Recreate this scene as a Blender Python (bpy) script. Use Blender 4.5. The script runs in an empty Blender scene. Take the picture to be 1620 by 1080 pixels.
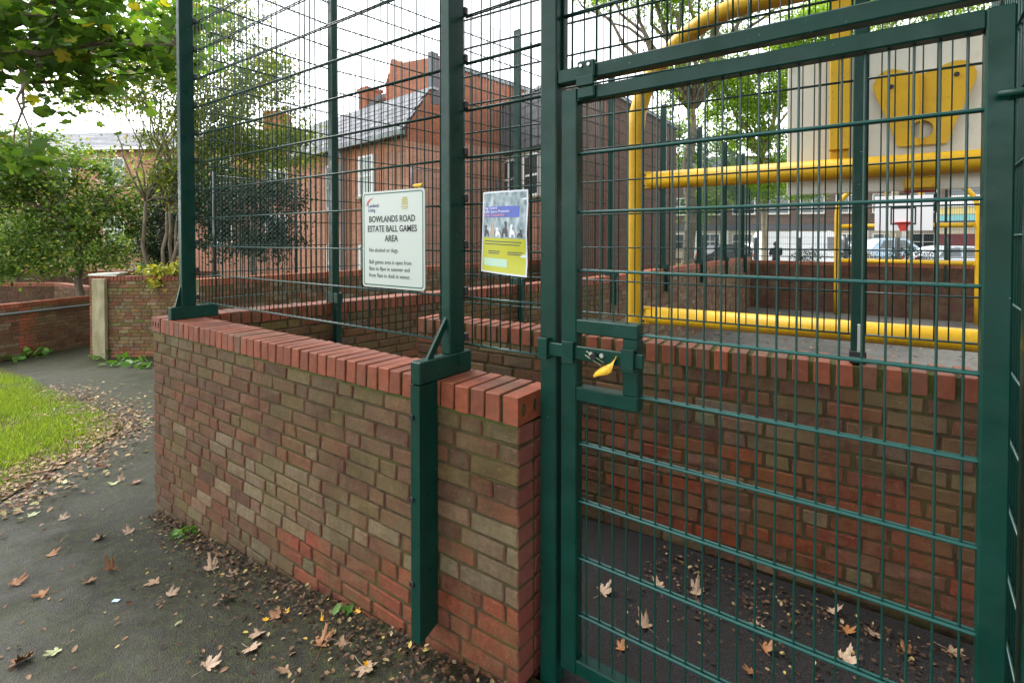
import bpy, bmesh, math, random
import numpy as np
from mathutils import Vector, Matrix

random.seed(7)
RNG = np.random.default_rng(7)
SC = bpy.context.scene
COL = SC.collection
R_ = math.radians

# ------------------------------------------------------------------ camera, sky, sun
A = R_(35.9)            # the wall runs along X; the camera looks this far to the left of +Y
EYE, FPX, HY = 1.65, 810.0, 378.0
PITCH = 1.0
cam_d = bpy.data.cameras.new('camera')
cam = bpy.data.objects.new('camera', cam_d)
COL.objects.link(cam)
cam.location = (0, 0, EYE)
cam.rotation_euler = (R_(90 - PITCH), 0, A)
cam_d.sensor_width = 36.0
cam_d.lens = 18.0
cam_d.shift_y = -(540 - HY - FPX * math.tan(R_(PITCH))) / 1620.0
cam_d.clip_start = 0.05
cam_d.clip_end = 2000
SC.camera = cam

world = bpy.data.worlds.new('World')
SC.world = world
world.use_nodes = True
wn, wl = world.node_tree.nodes, world.node_tree.links
bg = wn['Background']
sky = wn.new('ShaderNodeTexSky')
sky.sky_type = 'NISHITA'
sky.sun_disc = False
sky.sun_elevation = R_(52)
sky.sun_rotation = R_(-88)
sky.air_density = 1.0
sky.dust_density = 1.0
sky.ozone_density = 1.0
hs = wn.new('ShaderNodeHueSaturation')
hs.inputs['Saturation'].default_value = 0.12
wl.new(sky.outputs[0], hs.inputs['Color'])
wl.new(hs.outputs[0], bg.inputs['Color'])
bg.inputs['Strength'].default_value = 0.15

sun_d = bpy.data.lights.new('sun', 'SUN')
sun_d.energy = 0.9
sun_d.angle = R_(25)
sun_d.color = (1.0, 0.97, 0.92)
sun = bpy.data.objects.new('sun', sun_d)
COL.objects.link(sun)
sun.location = (0, 0, 30)
_el, _az = R_(52), R_(-88)      # azimuth measured from +Y, clockwise
_sd = Vector((math.sin(_az) * math.cos(_el), math.cos(_az) * math.cos(_el), math.sin(_el)))
sun.rotation_euler = _sd.to_track_quat('Z', 'Y').to_euler()

SC.view_settings.view_transform = 'Standard'
SC.view_settings.look = 'None'
SC.view_settings.gamma = 1.0
SC.view_settings.exposure = 2.2

# ------------------------------------------------------------------ pixel -> place helpers
SA, CA = math.sin(A), math.cos(A)
FWD, RGT = Vector((-SA, CA, 0)), Vector((CA, SA, 0))
def ray(x, y):
    s = (x - 810) / FPX
    return Vector((-SA + s * CA, CA + s * SA, (HY - y) / FPX))
def at(x, y, t):
    return Vector((0, 0, EYE)) + ray(x, y) * t
def on_y(x, y, Y):
    d = ray(x, y); return at(x, y, Y / d.y)
def on_x(x, y, X):
    d = ray(x, y); return at(x, y, X / d.x)
def gz(X):
    return float(np.interp(X, [-30, -13.7, -4.4, -1.1], [-1.1, -0.93, -0.383, 0.0]))
def on_ground(x, y):
    d = ray(x, y); lo, hi = 0.2, 60
    for _ in range(60):
        m = (lo + hi) / 2; p = at(x, y, m)
        if p.z > gz(p.x): lo = m
        else: hi = m
    return at(x, y, lo)

# ------------------------------------------------------------------ materials
class Mat:
    def __init__(s, name, rough=0.6, color=(0.5, 0.5, 0.5), metal=0.0, spec=0.5):
        s.m = bpy.data.materials.new(name); s.m.use_nodes = True
        s.n, s.l = s.m.node_tree.nodes, s.m.node_tree.links
        s.b = s.n['Principled BSDF']
        s.b.inputs['Roughness'].default_value = rough
        s.b.inputs['Base Color'].default_value = (*color, 1)
        s.b.inputs['Metallic'].default_value = metal
        s.b.inputs['Specular IOR Level'].default_value = spec
    def node(s, t, **kw):
        nd = s.n.new(t)
        for k, v in kw.items():
            if k in nd.inputs: nd.inputs[k].default_value = v
            else: setattr(nd, k, v)
        return nd
    def link(s, a, b): s.l.new(a, b)
    def pos(s, scale=(1, 1, 1)):
        g = s.node('ShaderNodeNewGeometry')
        mp = s.node('ShaderNodeMapping'); mp.inputs['Scale'].default_value = scale
        s.link(g.outputs['Position'], mp.inputs['Vector'])
        return mp.outputs[0]
    def noise(s, scale, detail=4, vec=None, rough=0.55):
        nz = s.node('ShaderNodeTexNoise', Scale=scale, Detail=detail, Roughness=rough)
        s.link(vec if vec is not None else s.pos(), nz.inputs['Vector'])
        return nz.outputs['Fac']
    def ramp(s, fac, stops):
        r = s.node('ShaderNodeValToRGB'); e = r.color_ramp.elements
        while len(e) < len(stops): e.new(0.5)
        for i, (p, c) in enumerate(stops):
            e[i].position = p; e[i].color = (*c, 1) if len(c) == 3 else c
        s.link(fac, r.inputs['Fac']); return r.outputs['Color']
    def mix(s, fac, a, b, mode='MIX'):
        mx = s.node('ShaderNodeMix', data_type='RGBA', blend_type=mode)
        def put(sock, v):
            if isinstance(v, (int, float)): sock.default_value = v
            elif isinstance(v, tuple): sock.default_value = (*v, 1)
            else: s.link(v, sock)
        put(mx.inputs[0], fac); put(mx.inputs[6], a); put(mx.inputs[7], b)
        return mx.outputs[2]
    def math(s, op, a, b=0.0, clamp=False):
        m = s.node('ShaderNodeMath', operation=op, use_clamp=clamp)
        for i, v in ((0, a), (1, b)):
            if isinstance(v, (int, float)): m.inputs[i].default_value = v
            else: s.link(v, m.inputs[i])
        return m.outputs[0]
    def range(s, v, a, b, c=0.0, d=1.0):
        m = s.node('ShaderNodeMapRange')
        s.link(v, m.inputs[0])
        for i, k in enumerate((a, b, c, d)): m.inputs[i + 1].default_value = k
        return m.outputs[0]
    def bump(s, h, strength=0.4, dist=0.01):
        b = s.node('ShaderNodeBump', Strength=strength, Distance=dist)
        s.link(h, b.inputs['Height']); s.link(b.outputs[0], s.b.inputs['Normal'])
    def color(s, c): s.link(c, s.b.inputs['Base Color'])
    def rough(s, c): s.link(c, s.b.inputs['Roughness'])

def brick_material(name, by_object=True, fresh_ends=False, island=None):
    m = Mat(name, 0.85, spec=0.3)
    if by_object:
        oi = m.node('ShaderNodeObjectInfo'); base = oi.outputs['Color']
    else:
        g = m.node('ShaderNodeNewGeometry')
        base = m.ramp(g.outputs['Random Per Island'], island)
    v = m.noise(38, 5)
    c = m.mix(m.range(v, 0.3, 0.7), m.mix(1.0, base, (0.66, 0.63, 0.58), 'MULTIPLY'), base)
    c = m.mix(m.range(m.noise(11, 6, rough=0.7), 0.5, 0.7, 0, 0.55), c, m.mix(1.0, base, (0.45, 0.42, 0.40), 'MULTIPLY'))
    c = m.mix(m.range(m.noise(3.1, 5, rough=0.65), 0.46, 0.66, 0, 0.55), c, (0.125, 0.083, 0.03))
    st = m.noise(2.4, 6, vec=m.pos((1.6, 1.6, 0.45)), rough=0.7)
    c = m.mix(m.range(st, 0.48, 0.68, 0, 0.6), c, m.mix(1.0, c, (0.45, 0.44, 0.42), 'MULTIPLY'))
    c = m.mix(m.range(m.noise(1.9, 7, vec=m.pos((1.0, 1.0, 0.7)), rough=0.75), 0.55, 0.68, 0, 0.4), c, (0.17, 0.155, 0.09))
    v2 = m.noise(7, 4)
    c = m.mix(m.range(v2, 0.5, 0.72, 0, 0.4), c, (0.12, 0.10, 0.05))
    v3 = m.noise(120, 3)
    c = m.mix(m.range(v3, 0.62, 0.75, 0, 0.45), c, (0.26, 0.22, 0.16))
    if fresh_ends:
        g2 = m.node('ShaderNodeNewGeometry')
        sx = m.node('ShaderNodeSeparateXYZ'); m.link(g2.outputs['True Normal'], sx.inputs[0])
        c = m.mix(m.range(sx.outputs['X'], 0.55, 0.9, 0, 0.75), c, (0.22, 0.055, 0.045))
    m.color(c)
    h = m.math('ADD', m.noise(60, 6, rough=0.7), m.math('MULTIPLY', m.noise(240, 3), 0.5))
    m.bump(h, 0.8, 0.008)
    return m.m
M = {}
M['brick'] = brick_material('weathered_brick')
M['brick_front'] = brick_material('weathered_brick_fresh_ends', fresh_ends=True)
M['brick_mix'] = brick_material('mixed_brick', False, island=[(0, (0.10, 0.055, 0.04)), (0.3, (0.19, 0.085, 0.05)), (0.6, (0.15, 0.10, 0.06)), (0.85, (0.26, 0.20, 0.14)), (1, (0.24, 0.075, 0.045))])
M['brick_dark'] = brick_material('dark_court_brick', False, island=[(0, (0.075, 0.035, 0.03)), (0.5, (0.13, 0.05, 0.035)), (0.8, (0.10, 0.06, 0.045)), (1, (0.18, 0.06, 0.04))])

def coping_material():
    m = Mat('coping_brick', 0.6, spec=0.3)
    oi = m.node('ShaderNodeObjectInfo')
    v = m.noise(30, 5)
    c = m.mix(m.range(v, 0.35, 0.7), m.mix(1.0, oi.outputs['Color'], (0.72, 0.7, 0.68), 'MULTIPLY'), oi.outputs['Color'])
    c = m.mix(m.range(m.noise(4, 5), 0.5, 0.68, 0, 0.6), c, (0.11, 0.062, 0.036))
    c = m.mix(m.range(m.noise(60, 5, rough=0.8), 0.62, 0.7, 0, 0.6), c, (0.16, 0.14, 0.09))
    m.color(c); m.bump(m.noise(150, 4), 0.25, 0.003)
    return m.m
M['coping'] = coping_material()
def coping_mix():
    m = Mat('coping_brick_far', 0.7, spec=0.35)
    g = m.node('ShaderNodeNewGeometry')
    c = m.ramp(g.outputs['Random Per Island'], [(0, (0.22, 0.062, 0.03)), (0.5, (0.28, 0.085, 0.042)), (1, (0.23, 0.09, 0.05))])
    c = m.mix(m.range(m.noise(6, 4), 0.5, 0.75, 0, 0.5), c, (0.12, 0.08, 0.05)); m.color(c)
    return m.m
M['coping_mix'] = coping_mix()

def mortar_material(name, a, b, moss):
    m = Mat(name, 0.95, spec=0.2)
    c = m.mix(m.range(m.noise(18, 5), 0.35, 0.65), a, b)
    c = m.mix(m.range(m.noise(5, 4), 0.42, 0.62, 0, 0.85), c, moss)
    m.color(c); m.bump(m.noise(120, 5, rough=0.8), 1.0, 0.012); return m.m
M['mortar'] = mortar_material('mortar', (0.060, 0.040, 0.025), (0.115, 0.080, 0.046), (0.10, 0.09, 0.03))
M['mortar_moss'] = mortar_material('mossy_mortar', (0.05, 0.055, 0.02), (0.12, 0.115, 0.05), (0.085, 0.10, 0.022))
M['hole'] = Mat('perforation_shade', 0.95, (0.09, 0.03, 0.02)).m

def green_paint():
    m = Mat('green_powder_coat', 0.42, spec=0.24)
    v = m.noise(9, 5)
    c = m.mix(m.range(v, 0.35, 0.7), (0.001, 0.026, 0.0175), (0.0015, 0.037, 0.0255))
    sp = m.range(m.noise(75, 2), 0.74, 0.77, 0, 0.5)
    c = m.mix(sp, c, (0.33, 0.36, 0.33))
    c = m.mix(m.range(m.noise(2.2, 6, rough=0.7), 0.6, 0.78, 0, 0.3), c, (0.03, 0.05, 0.03))
    c = m.mix(m.range(m.noise(7, 6, vec=m.pos((3, 3, 0.35)), rough=0.7), 0.55, 0.75, 0, 0.35), c, (0.012, 0.03, 0.022))
    c = m.mix(m.range(m.noise(26, 7, vec=m.pos((1, 1, 0.5)), rough=0.8), 0.66, 0.72, 0, 0.35), c, (0.06, 0.10, 0.085))
    m.color(c); m.rough(m.range(m.noise(14, 4), 0.3, 0.7, 0.26, 0.52)); m.bump(m.noise(40, 3), 0.06, 0.002); return m.m
M['green'] = green_paint()
M['wire'] = Mat('green_coated_wire', 0.36, (0.002, 0.036, 0.027)).m
M['wire_gate_sky_lit'] = Mat('green_gate_wire_sky_tint', 0.3, (0.004, 0.062, 0.052)).m  # horizontal gate wires: sky reflection put into a brighter green
M['wire_far'] = Mat('green_coated_wire_far', 0.4, (0.004, 0.036, 0.031)).m
M['black'] = Mat('black_plastic', 0.5, (0.008, 0.008, 0.009)).m
M['steel'] = Mat('zinc_bolt', 0.35, (0.5, 0.5, 0.5), metal=0.9).m
def yellow_paint():
    m = Mat('yellow_gloss_paint', 0.48, spec=0.4)
    c = m.mix(m.range(m.noise(5, 5), 0.4, 0.75), (0.64, 0.37, 0.004), (0.54, 0.31, 0.006))
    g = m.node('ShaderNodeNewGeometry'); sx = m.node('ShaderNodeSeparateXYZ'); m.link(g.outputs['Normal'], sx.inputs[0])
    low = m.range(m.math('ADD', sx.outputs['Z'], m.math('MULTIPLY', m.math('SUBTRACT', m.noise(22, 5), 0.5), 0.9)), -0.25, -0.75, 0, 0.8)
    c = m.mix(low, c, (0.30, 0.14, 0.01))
    c = m.mix(m.range(m.noise(45, 4), 0.64, 0.72, 0, 0.55), c, (0.16, 0.10, 0.015))
    c = m.mix(m.range(m.noise(3.5, 7, rough=0.75), 0.55, 0.7, 0, 0.5), c, (0.34, 0.20, 0.02))
    m.color(c); return m.m
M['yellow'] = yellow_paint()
def board_paint():
    m = Mat('off_white_board', 0.45)
    c = m.mix(m.range(m.noise(3, 5, vec=m.pos((1, 1, 0.25))), 0.4, 0.7), (0.66, 0.65, 0.58), (0.56, 0.54, 0.46))
    c = m.mix(m.range(m.noise(9, 6), 0.6, 0.78, 0, 0.5), c, (0.25, 0.25, 0.14)); m.color(c); return m.m
M['board'] = board_paint()
M['red_paint'] = Mat('red_hoop_paint', 0.4, (0.55, 0.035, 0.02)).m

def asphalt(name, damp=0.5, moss=0.6):
    m = Mat(name, 0.75, spec=0.24)
    c = m.ramp(m.noise(190, 3), [(0.34, (0.016, 0.016, 0.016)), (0.52, (0.058, 0.057, 0.052)), (0.72, (0.17, 0.165, 0.15))])
    big = m.noise(0.9, 5)
    c = m.mix(m.range(big, 0.32, 0.6, 0, 0.6), c, (0.15, 0.147, 0.13))
    c = m.mix(m.range(m.noise(2.3, 7, rough=0.7), 0.5, 0.64, 0, moss * 0.8), c, (0.06, 0.07, 0.022))
    if moss > 0.5:
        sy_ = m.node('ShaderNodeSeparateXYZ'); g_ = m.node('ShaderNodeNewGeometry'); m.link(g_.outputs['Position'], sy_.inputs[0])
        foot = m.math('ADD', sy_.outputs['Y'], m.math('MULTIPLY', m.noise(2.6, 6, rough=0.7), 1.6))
        far = m.math('MULTIPLY', m.range(sy_.outputs['X'], -6.0, -8.5), m.range(m.noise(1.1, 7, rough=0.7), 0.47, 0.58))
        c = m.mix(m.math('MULTIPLY', far, 0.85), c, m.ramp(m.noise(50, 4), [(0.3, (0.06, 0.09, 0.010)), (0.7, (0.15, 0.20, 0.02))]))
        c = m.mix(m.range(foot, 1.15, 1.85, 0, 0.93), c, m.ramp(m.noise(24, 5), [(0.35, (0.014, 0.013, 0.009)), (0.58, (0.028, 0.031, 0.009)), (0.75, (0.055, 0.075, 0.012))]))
    c = m.mix(m.range(m.noise(70, 3), 0.66, 0.72, 0, 0.4), c, (0.12, 0.09, 0.05))
    m.color(c)
    c = m.mix(m.range(m.noise(34, 6, rough=0.8), 0.52, 0.7, 0, 0.5), c, (0.024, 0.024, 0.018)); c = m.mix(m.range(m.noise(52, 5, rough=0.8), 0.58, 0.7, 0, 0.5), c, (0.15, 0.145, 0.125)); m.color(c)
    m.rough(m.range(m.noise(1.6, 5), 0.35, 0.65, 0.42, 0.78))
    m.bump(m.math('ADD', m.noise(150, 3), m.math('MULTIPLY', m.noise(32, 5, rough=0.8), 1.0)), 1.0, 0.012)
    return m.m
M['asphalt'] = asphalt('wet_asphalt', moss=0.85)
M['asphalt_court'] = asphalt('court_asphalt', moss=0.25)
def damp_shaded_asphalt():  # damp asphalt, with the shade behind the gate put into its colour
    m = Mat('damp_asphalt_painted_shade', 0.6, spec=0.25)
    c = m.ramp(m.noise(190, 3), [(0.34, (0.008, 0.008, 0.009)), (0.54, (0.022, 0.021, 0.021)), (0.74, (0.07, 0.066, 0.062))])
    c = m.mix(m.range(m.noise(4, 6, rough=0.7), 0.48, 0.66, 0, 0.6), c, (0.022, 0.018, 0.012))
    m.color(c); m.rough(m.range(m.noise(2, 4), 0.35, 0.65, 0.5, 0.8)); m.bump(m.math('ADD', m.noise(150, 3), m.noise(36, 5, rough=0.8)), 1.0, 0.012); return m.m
M['asphalt_damp_shaded'] = damp_shaded_asphalt()
def moss_path():
    m = Mat('mossy_asphalt', 0.75)
    nz = m.noise(3.0, 7, rough=0.75)
    c = m.mix(m.range(nz, 0.4, 0.6), m.ramp(m.noise(190, 3), [(0.32, (0.03, 0.03, 0.028)), (0.52, (0.075, 0.073, 0.065)), (0.72, (0.14, 0.135, 0.12))]), m.ramp(m.noise(60, 4), [(0.3, (0.07, 0.11, 0.008)), (0.7, (0.17, 0.24, 0.02))]))
    m.color(c); m.bump(m.noise(160, 3), 0.6, 0.01); return m.m
M['moss'] = moss_path()
def soil():
    m = Mat('soil_and_turf', 0.95, spec=0.1)
    c = m.mix(m.range(m.noise(1.2, 6), 0.4, 0.6), m.ramp(m.noise(60, 4), [(0.3, (0.04, 0.06, 0.012)), (0.7, (0.10, 0.16, 0.03))]), (0.07, 0.055, 0.03))
    m.color(c); m.bump(m.noise(90, 4), 0.8, 0.02); return m.m
M['soil'] = soil()

def leafmat(name, stops, transl=0.35, rough=0.5):
    m = Mat(name, rough, spec=0.35)
    g = m.node('ShaderNodeNewGeometry')
    c = m.ramp(g.outputs['Random Per Island'], stops)
    c = m.mix(m.range(m.noise(30, 3), 0.3, 0.7), m.mix(1.0, c, (0.75, 0.78, 0.7), 'MULTIPLY'), c)
    m.color(c)
    tr = m.node('ShaderNodeBsdfTranslucent'); m.link(m.mix(1.0, c, (1.4, 1.5, 0.6), 'MULTIPLY'), tr.inputs['Color'])
    ms = m.node('ShaderNodeMixShader'); ms.inputs[0].default_value = transl
    m.link(m.b.outputs[0], ms.inputs[1]); m.link(tr.outputs[0], ms.inputs[2])
    m.link(ms.outputs[0], m.n['Material Output'].inputs['Surface'])
    return m.m
M['leaf_maple'] = leafmat('maple_leaf', [(0, (0.045, 0.10, 0.025)), (0.6, (0.11, 0.20, 0.04)), (0.93, (0.19, 0.29, 0.05)), (1, (0.48, 0.36, 0.04))], 0.6)
M['leaf_bush'] = leafmat('bush_leaf', [(0, (0.04, 0.085, 0.02)), (0.5, (0.12, 0.21, 0.045)), (0.9, (0.25, 0.34, 0.08)), (1, (0.38, 0.33, 0.07))], 0.45, 0.3)
M['leaf_thin'] = leafmat('thin_tree_leaf', [(0, (0.08, 0.12, 0.04)), (0.6, (0.20, 0.25, 0.07)), (0.9, (0.28, 0.30, 0.09)), (1, (0.40, 0.29, 0.07))], 0.6)
M['leaf_dark'] = leafmat('dark_shrub_leaf', [(0, (0.008, 0.02, 0.008)), (0.7, (0.02, 0.045, 0.015)), (1, (0.05, 0.08, 0.03))], 0.15, 0.35)
M['leaf_bright'] = leafmat('feathery_leaf', [(0, (0.08, 0.15, 0.02)), (0.5, (0.17, 0.28, 0.03)), (1, (0.32, 0.42, 0.05))], 0.6)
M['leaf_yellow'] = leafmat('variegated_leaf', [(0, (0.12, 0.18, 0.03)), (0.5, (0.42, 0.40, 0.04)), (1, (0.62, 0.52, 0.08))], 0.3)
M['grass'] = leafmat('grass_blade', [(0, (0.09, 0.13, 0.012)), (0.6, (0.22, 0.31, 0.03)), (0.9, (0.34, 0.42, 0.06)), (1, (0.36, 0.30, 0.10))], 0.45, 0.6)
M['weed'] = leafmat('weed_leaf', [(0, (0.05, 0.14, 0.02)), (1, (0.14, 0.30, 0.04))], 0.3)
M['litter_dark'] = leafmat('rotted_leaf_litter', [(0, (0.025, 0.014, 0.008)), (0.55, (0.075, 0.035, 0.018)), (0.88, (0.18, 0.10, 0.05)), (0.97, (0.42, 0.32, 0.18)), (1, (0.50, 0.36, 0.05))], 0.1, 0.7)
M['litter'] = leafmat('leaf_litter', [(0, (0.08, 0.035, 0.015)), (0.4, (0.20, 0.09, 0.045)), (0.75, (0.33, 0.20, 0.11)), (0.92, (0.50, 0.36, 0.14)), (1, (0.20, 0.24, 0.10))], 0.15, 0.6)
def deadleaf(name, c1, c2):
    m = Mat(name, 0.55, spec=0.35)
    oi = m.node('ShaderNodeObjectInfo')
    c = m.mix(oi.outputs['Random'], c1, c2)
    c = m.mix(m.range(m.noise(60, 4), 0.45, 0.7, 0, 0.6), c, (0.20, 0.10, 0.05)); m.color(c); return m.m
M['dead_pale'] = deadleaf('pale_dead_leaf', (0.40, 0.29, 0.20), (0.28, 0.18, 0.11))
M['dead_brown'] = deadleaf('brown_dead_leaf', (0.20, 0.09, 0.04), (0.32, 0.13, 0.035))
M['dead_yellow'] = deadleaf('yellow_dead_leaf', (0.80, 0.42, 0.01), (0.80, 0.46, 0.03))
M['dead_green'] = deadleaf('green_dead_leaf', (0.42, 0.46, 0.25), (0.30, 0.36, 0.16))
def bark(name, a, b):
    m = Mat(name, 0.9, spec=0.2)
    m.color(m.mix(m.range(m.noise(9, 6, vec=m.pos((1, 1, 0.3))), 0.35, 0.65), a, b)); m.bump(m.noise(22, 5, vec=m.pos((1, 1, 0.3))), 0.6, 0.02); return m.m
M['bark'] = bark('grey_brown_bark', (0.09, 0.07, 0.05), (0.20, 0.17, 0.12))
M['bark_pale'] = bark('pale_bark', (0.20, 0.17, 0.11), (0.34, 0.30, 0.22))
M['timber'] = bark('weathered_timber', (0.25, 0.22, 0.13), (0.38, 0.34, 0.22))

def far_brick(name, c1, c2, mortar, sx=1.0):
    m = Mat(name, 0.9, spec=0.2)
    tc = m.node('ShaderNodeTexCoord'); sep = m.node('ShaderNodeSeparateXYZ'); m.link(tc.outputs['Object'], sep.inputs[0])
    cb = m.node('ShaderNodeCombineXYZ')
    m.link(m.math('ADD', sep.outputs['X'], sep.outputs['Y']), cb.inputs[0]); m.link(sep.outputs['Z'], cb.inputs[1])
    bt = m.node('ShaderNodeTexBrick'); bt.offset = 0.5
    for k, v in (('Color1', (*c1, 1)), ('Color2', (*c2, 1)), ('Mortar', (*mortar, 1)), ('Scale', 1.0), ('Mortar Size', 0.008), ('Brick Width', 0.225), ('Row Height', 0.075), ('Bias', 0.0)):
        bt.inputs[k].default_value = v
    m.link(cb.outputs[0], bt.inputs['Vector'])
    c = m.mix(m.range(m.noise(1.3, 5), 0.4, 0.7, 0, 0.4), bt.outputs['Color'], tuple(x * 0.5 for x in c1))
    m.color(c); m.bump(bt.outputs['Fac'], -0.3, 0.01); return m.m
M['house_brick'] = far_brick('house_red_brick', (0.56, 0.27, 0.175), (0.42, 0.18, 0.115), (0.34, 0.26, 0.21))
M['house_brick2'] = far_brick('gable_red_brick', (0.44, 0.14, 0.065), (0.34, 0.10, 0.05), (0.20, 0.13, 0.10))
M['brown_brick'] = far_brick('brown_hall_brick', (0.17, 0.075, 0.05), (0.12, 0.05, 0.038), (0.13, 0.095, 0.075))
M['terrace_brick'] = far_brick('terrace_dark_brick', (0.13, 0.08, 0.07), (0.18, 0.12, 0.10), (0.18, 0.15, 0.13))
M['soldier'] = Mat('orange_soldier_course', 0.8, (0.52, 0.22, 0.12)).m
def slate():
    m = Mat('roof_slate', 0.75, spec=0.25)
    oi = m.node('ShaderNodeObjectInfo'); g = m.node('ShaderNodeNewGeometry')
    f = m.math('FRACT', m.math('ADD', oi.outputs['Random'], g.outputs['Random Per Island']))
    c = m.ramp(f, [(0, (0.11, 0.115, 0.135)), (0.6, (0.165, 0.17, 0.195)), (1, (0.22, 0.22, 0.235))])
    c = m.mix(m.range(m.noise(3, 6), 0.58, 0.72, 0, 0.5), c, (0.10, 0.12, 0.05)); m.color(c); return m.m
M['slate'] = slate()
M['cladding'] = Mat('dark_slate_cladding', 0.55, (0.085, 0.085, 0.10)).m
M['white'] = Mat('white_window_paint', 0.4, (0.78, 0.78, 0.78)).m
M['cream'] = Mat('cream_render', 0.8, (0.42, 0.36, 0.27)).m
M['glass'] = Mat('window_glass', 0.06, (0.03, 0.045, 0.05), spec=0.9).m
M['curtain'] = Mat('net_curtain', 0.8, (0.62, 0.68, 0.68)).m
M['lead'] = Mat('lead_flashing', 0.5, (0.28, 0.29, 0.32)).m
M['pipe'] = Mat('grey_pipe', 0.45, (0.14, 0.17, 0.17)).m
M['downpipe'] = Mat('grey_downpipe', 0.5, (0.32, 0.33, 0.38)).m
M['van'] = Mat('white_van_paint', 0.2, (0.78, 0.79, 0.82)).m
M['car_blue'] = Mat('pale_blue_car_paint', 0.2, (0.42, 0.55, 0.70)).m
M['car_silver'] = Mat('silver_car_paint', 0.22, (0.50, 0.53, 0.57), metal=0.3).m
M['car_dark'] = Mat('dark_car_paint', 0.2, (0.02, 0.025, 0.03)).m
M['tyre'] = Mat('tyre_rubber', 0.9, (0.015, 0.015, 0.015)).m
M['maroon'] = Mat('maroon_shutter', 0.6, (0.12, 0.015, 0.02)).m
M['teal'] = Mat('teal_fascia', 0.6, (0.18, 0.45, 0.46)).m
M['ochre'] = Mat('ochre_fascia', 0.6, (0.62, 0.50, 0.20)).m
M['sign_white'] = Mat('sign_enamel', 0.35, (0.44, 0.49, 0.45)).m
M['sign_green'] = Mat('sign_green_print', 0.4, (0.008, 0.075, 0.05)).m
M['ink'] = Mat('black_print', 0.5, (0.012, 0.016, 0.016)).m
M['ink_grey'] = Mat('grey_print', 0.5, (0.07, 0.08, 0.08)).m
M['logo_red'] = Mat('red_print', 0.5, (0.5, 0.03, 0.03)).m
M['logo_blue'] = Mat('navy_print', 0.5, (0.05, 0.05, 0.20)).m
M['logo_gold'] = Mat('gold_print', 0.5, (0.38, 0.33, 0.10)).m
def poster_photo():
    m = Mat('poster_photograph', 0.35)
    v = m.node('ShaderNodeTexVoronoi', Scale=55.0); m.link(m.pos((1, 1, 0.6)), v.inputs['Vector'])
    c = m.mix(m.noise(40, 4), (0.16, 0.26, 0.30), m.ramp(v.outputs['Distance'], [(0.1, (0.05, 0.07, 0.06)), (0.5, (0.30, 0.36, 0.38)), (0.9, (0.72, 0.74, 0.78))]))
    m.color(c); return m.m
M['poster_photo'] = poster_photo()
M['poster_lime'] = Mat('poster_lime_print', 0.35, (0.45, 0.45, 0.02)).m
M['poster_blue'] = Mat('poster_blue_print', 0.35, (0.06, 0.10, 0.42)).m
M['poster_white'] = Mat('poster_white_print', 0.4, (0.75, 0.75, 0.8)).m
M['poster_pink'] = Mat('poster_pink_print', 0.4, (0.75, 0.30, 0.28)).m
M['poster_pale'] = Mat('poster_pale_strip', 0.4, (0.42, 0.60, 0.45)).m
M['poster_dog'] = Mat('poster_dog_dark', 0.4, (0.05, 0.04, 0.05)).m
M['poster_dog2'] = Mat('poster_dog_fawn', 0.4, (0.45, 0.34, 0.20)).m
M['sleeve'] = Mat('clear_sleeve_edge', 0.15, (0.62, 0.66, 0.72)).m
M['coat'] = Mat('black_coat', 0.9, (0.012, 0.013, 0.018)).m
M['skin'] = Mat('skin', 0.6, (0.52, 0.32, 0.23)).m
M['hair'] = Mat('dark_hair', 0.7, (0.03, 0.02, 0.015)).m

# ------------------------------------------------------------------ mesh helpers
def link(o, parent=None, keep=False):
    COL.objects.link(o)
    if parent is not None:
        o.parent = parent
        if keep:
            mw = Matrix.LocRotScale(parent.location, parent.rotation_euler, parent.scale)
            o.matrix_parent_inverse = mw.inverted()
    return o
def tag(o, label=None, cat=None, group=None, kind=None):
    if label: o['label'] = label
    if cat: o['category'] = cat
    if group: o['group'] = group
    if kind: o['kind'] = kind
    return o
def thing(name, label, cat, loc=(0, 0, 0), rz=0.0, group=None):
    o = bpy.data.objects.new(name, None); COL.objects.link(o)
    o.location = loc; o.rotation_euler = (0, 0, rz); o.empty_display_size = 0.2
    return tag(o, label, cat, group)

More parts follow.
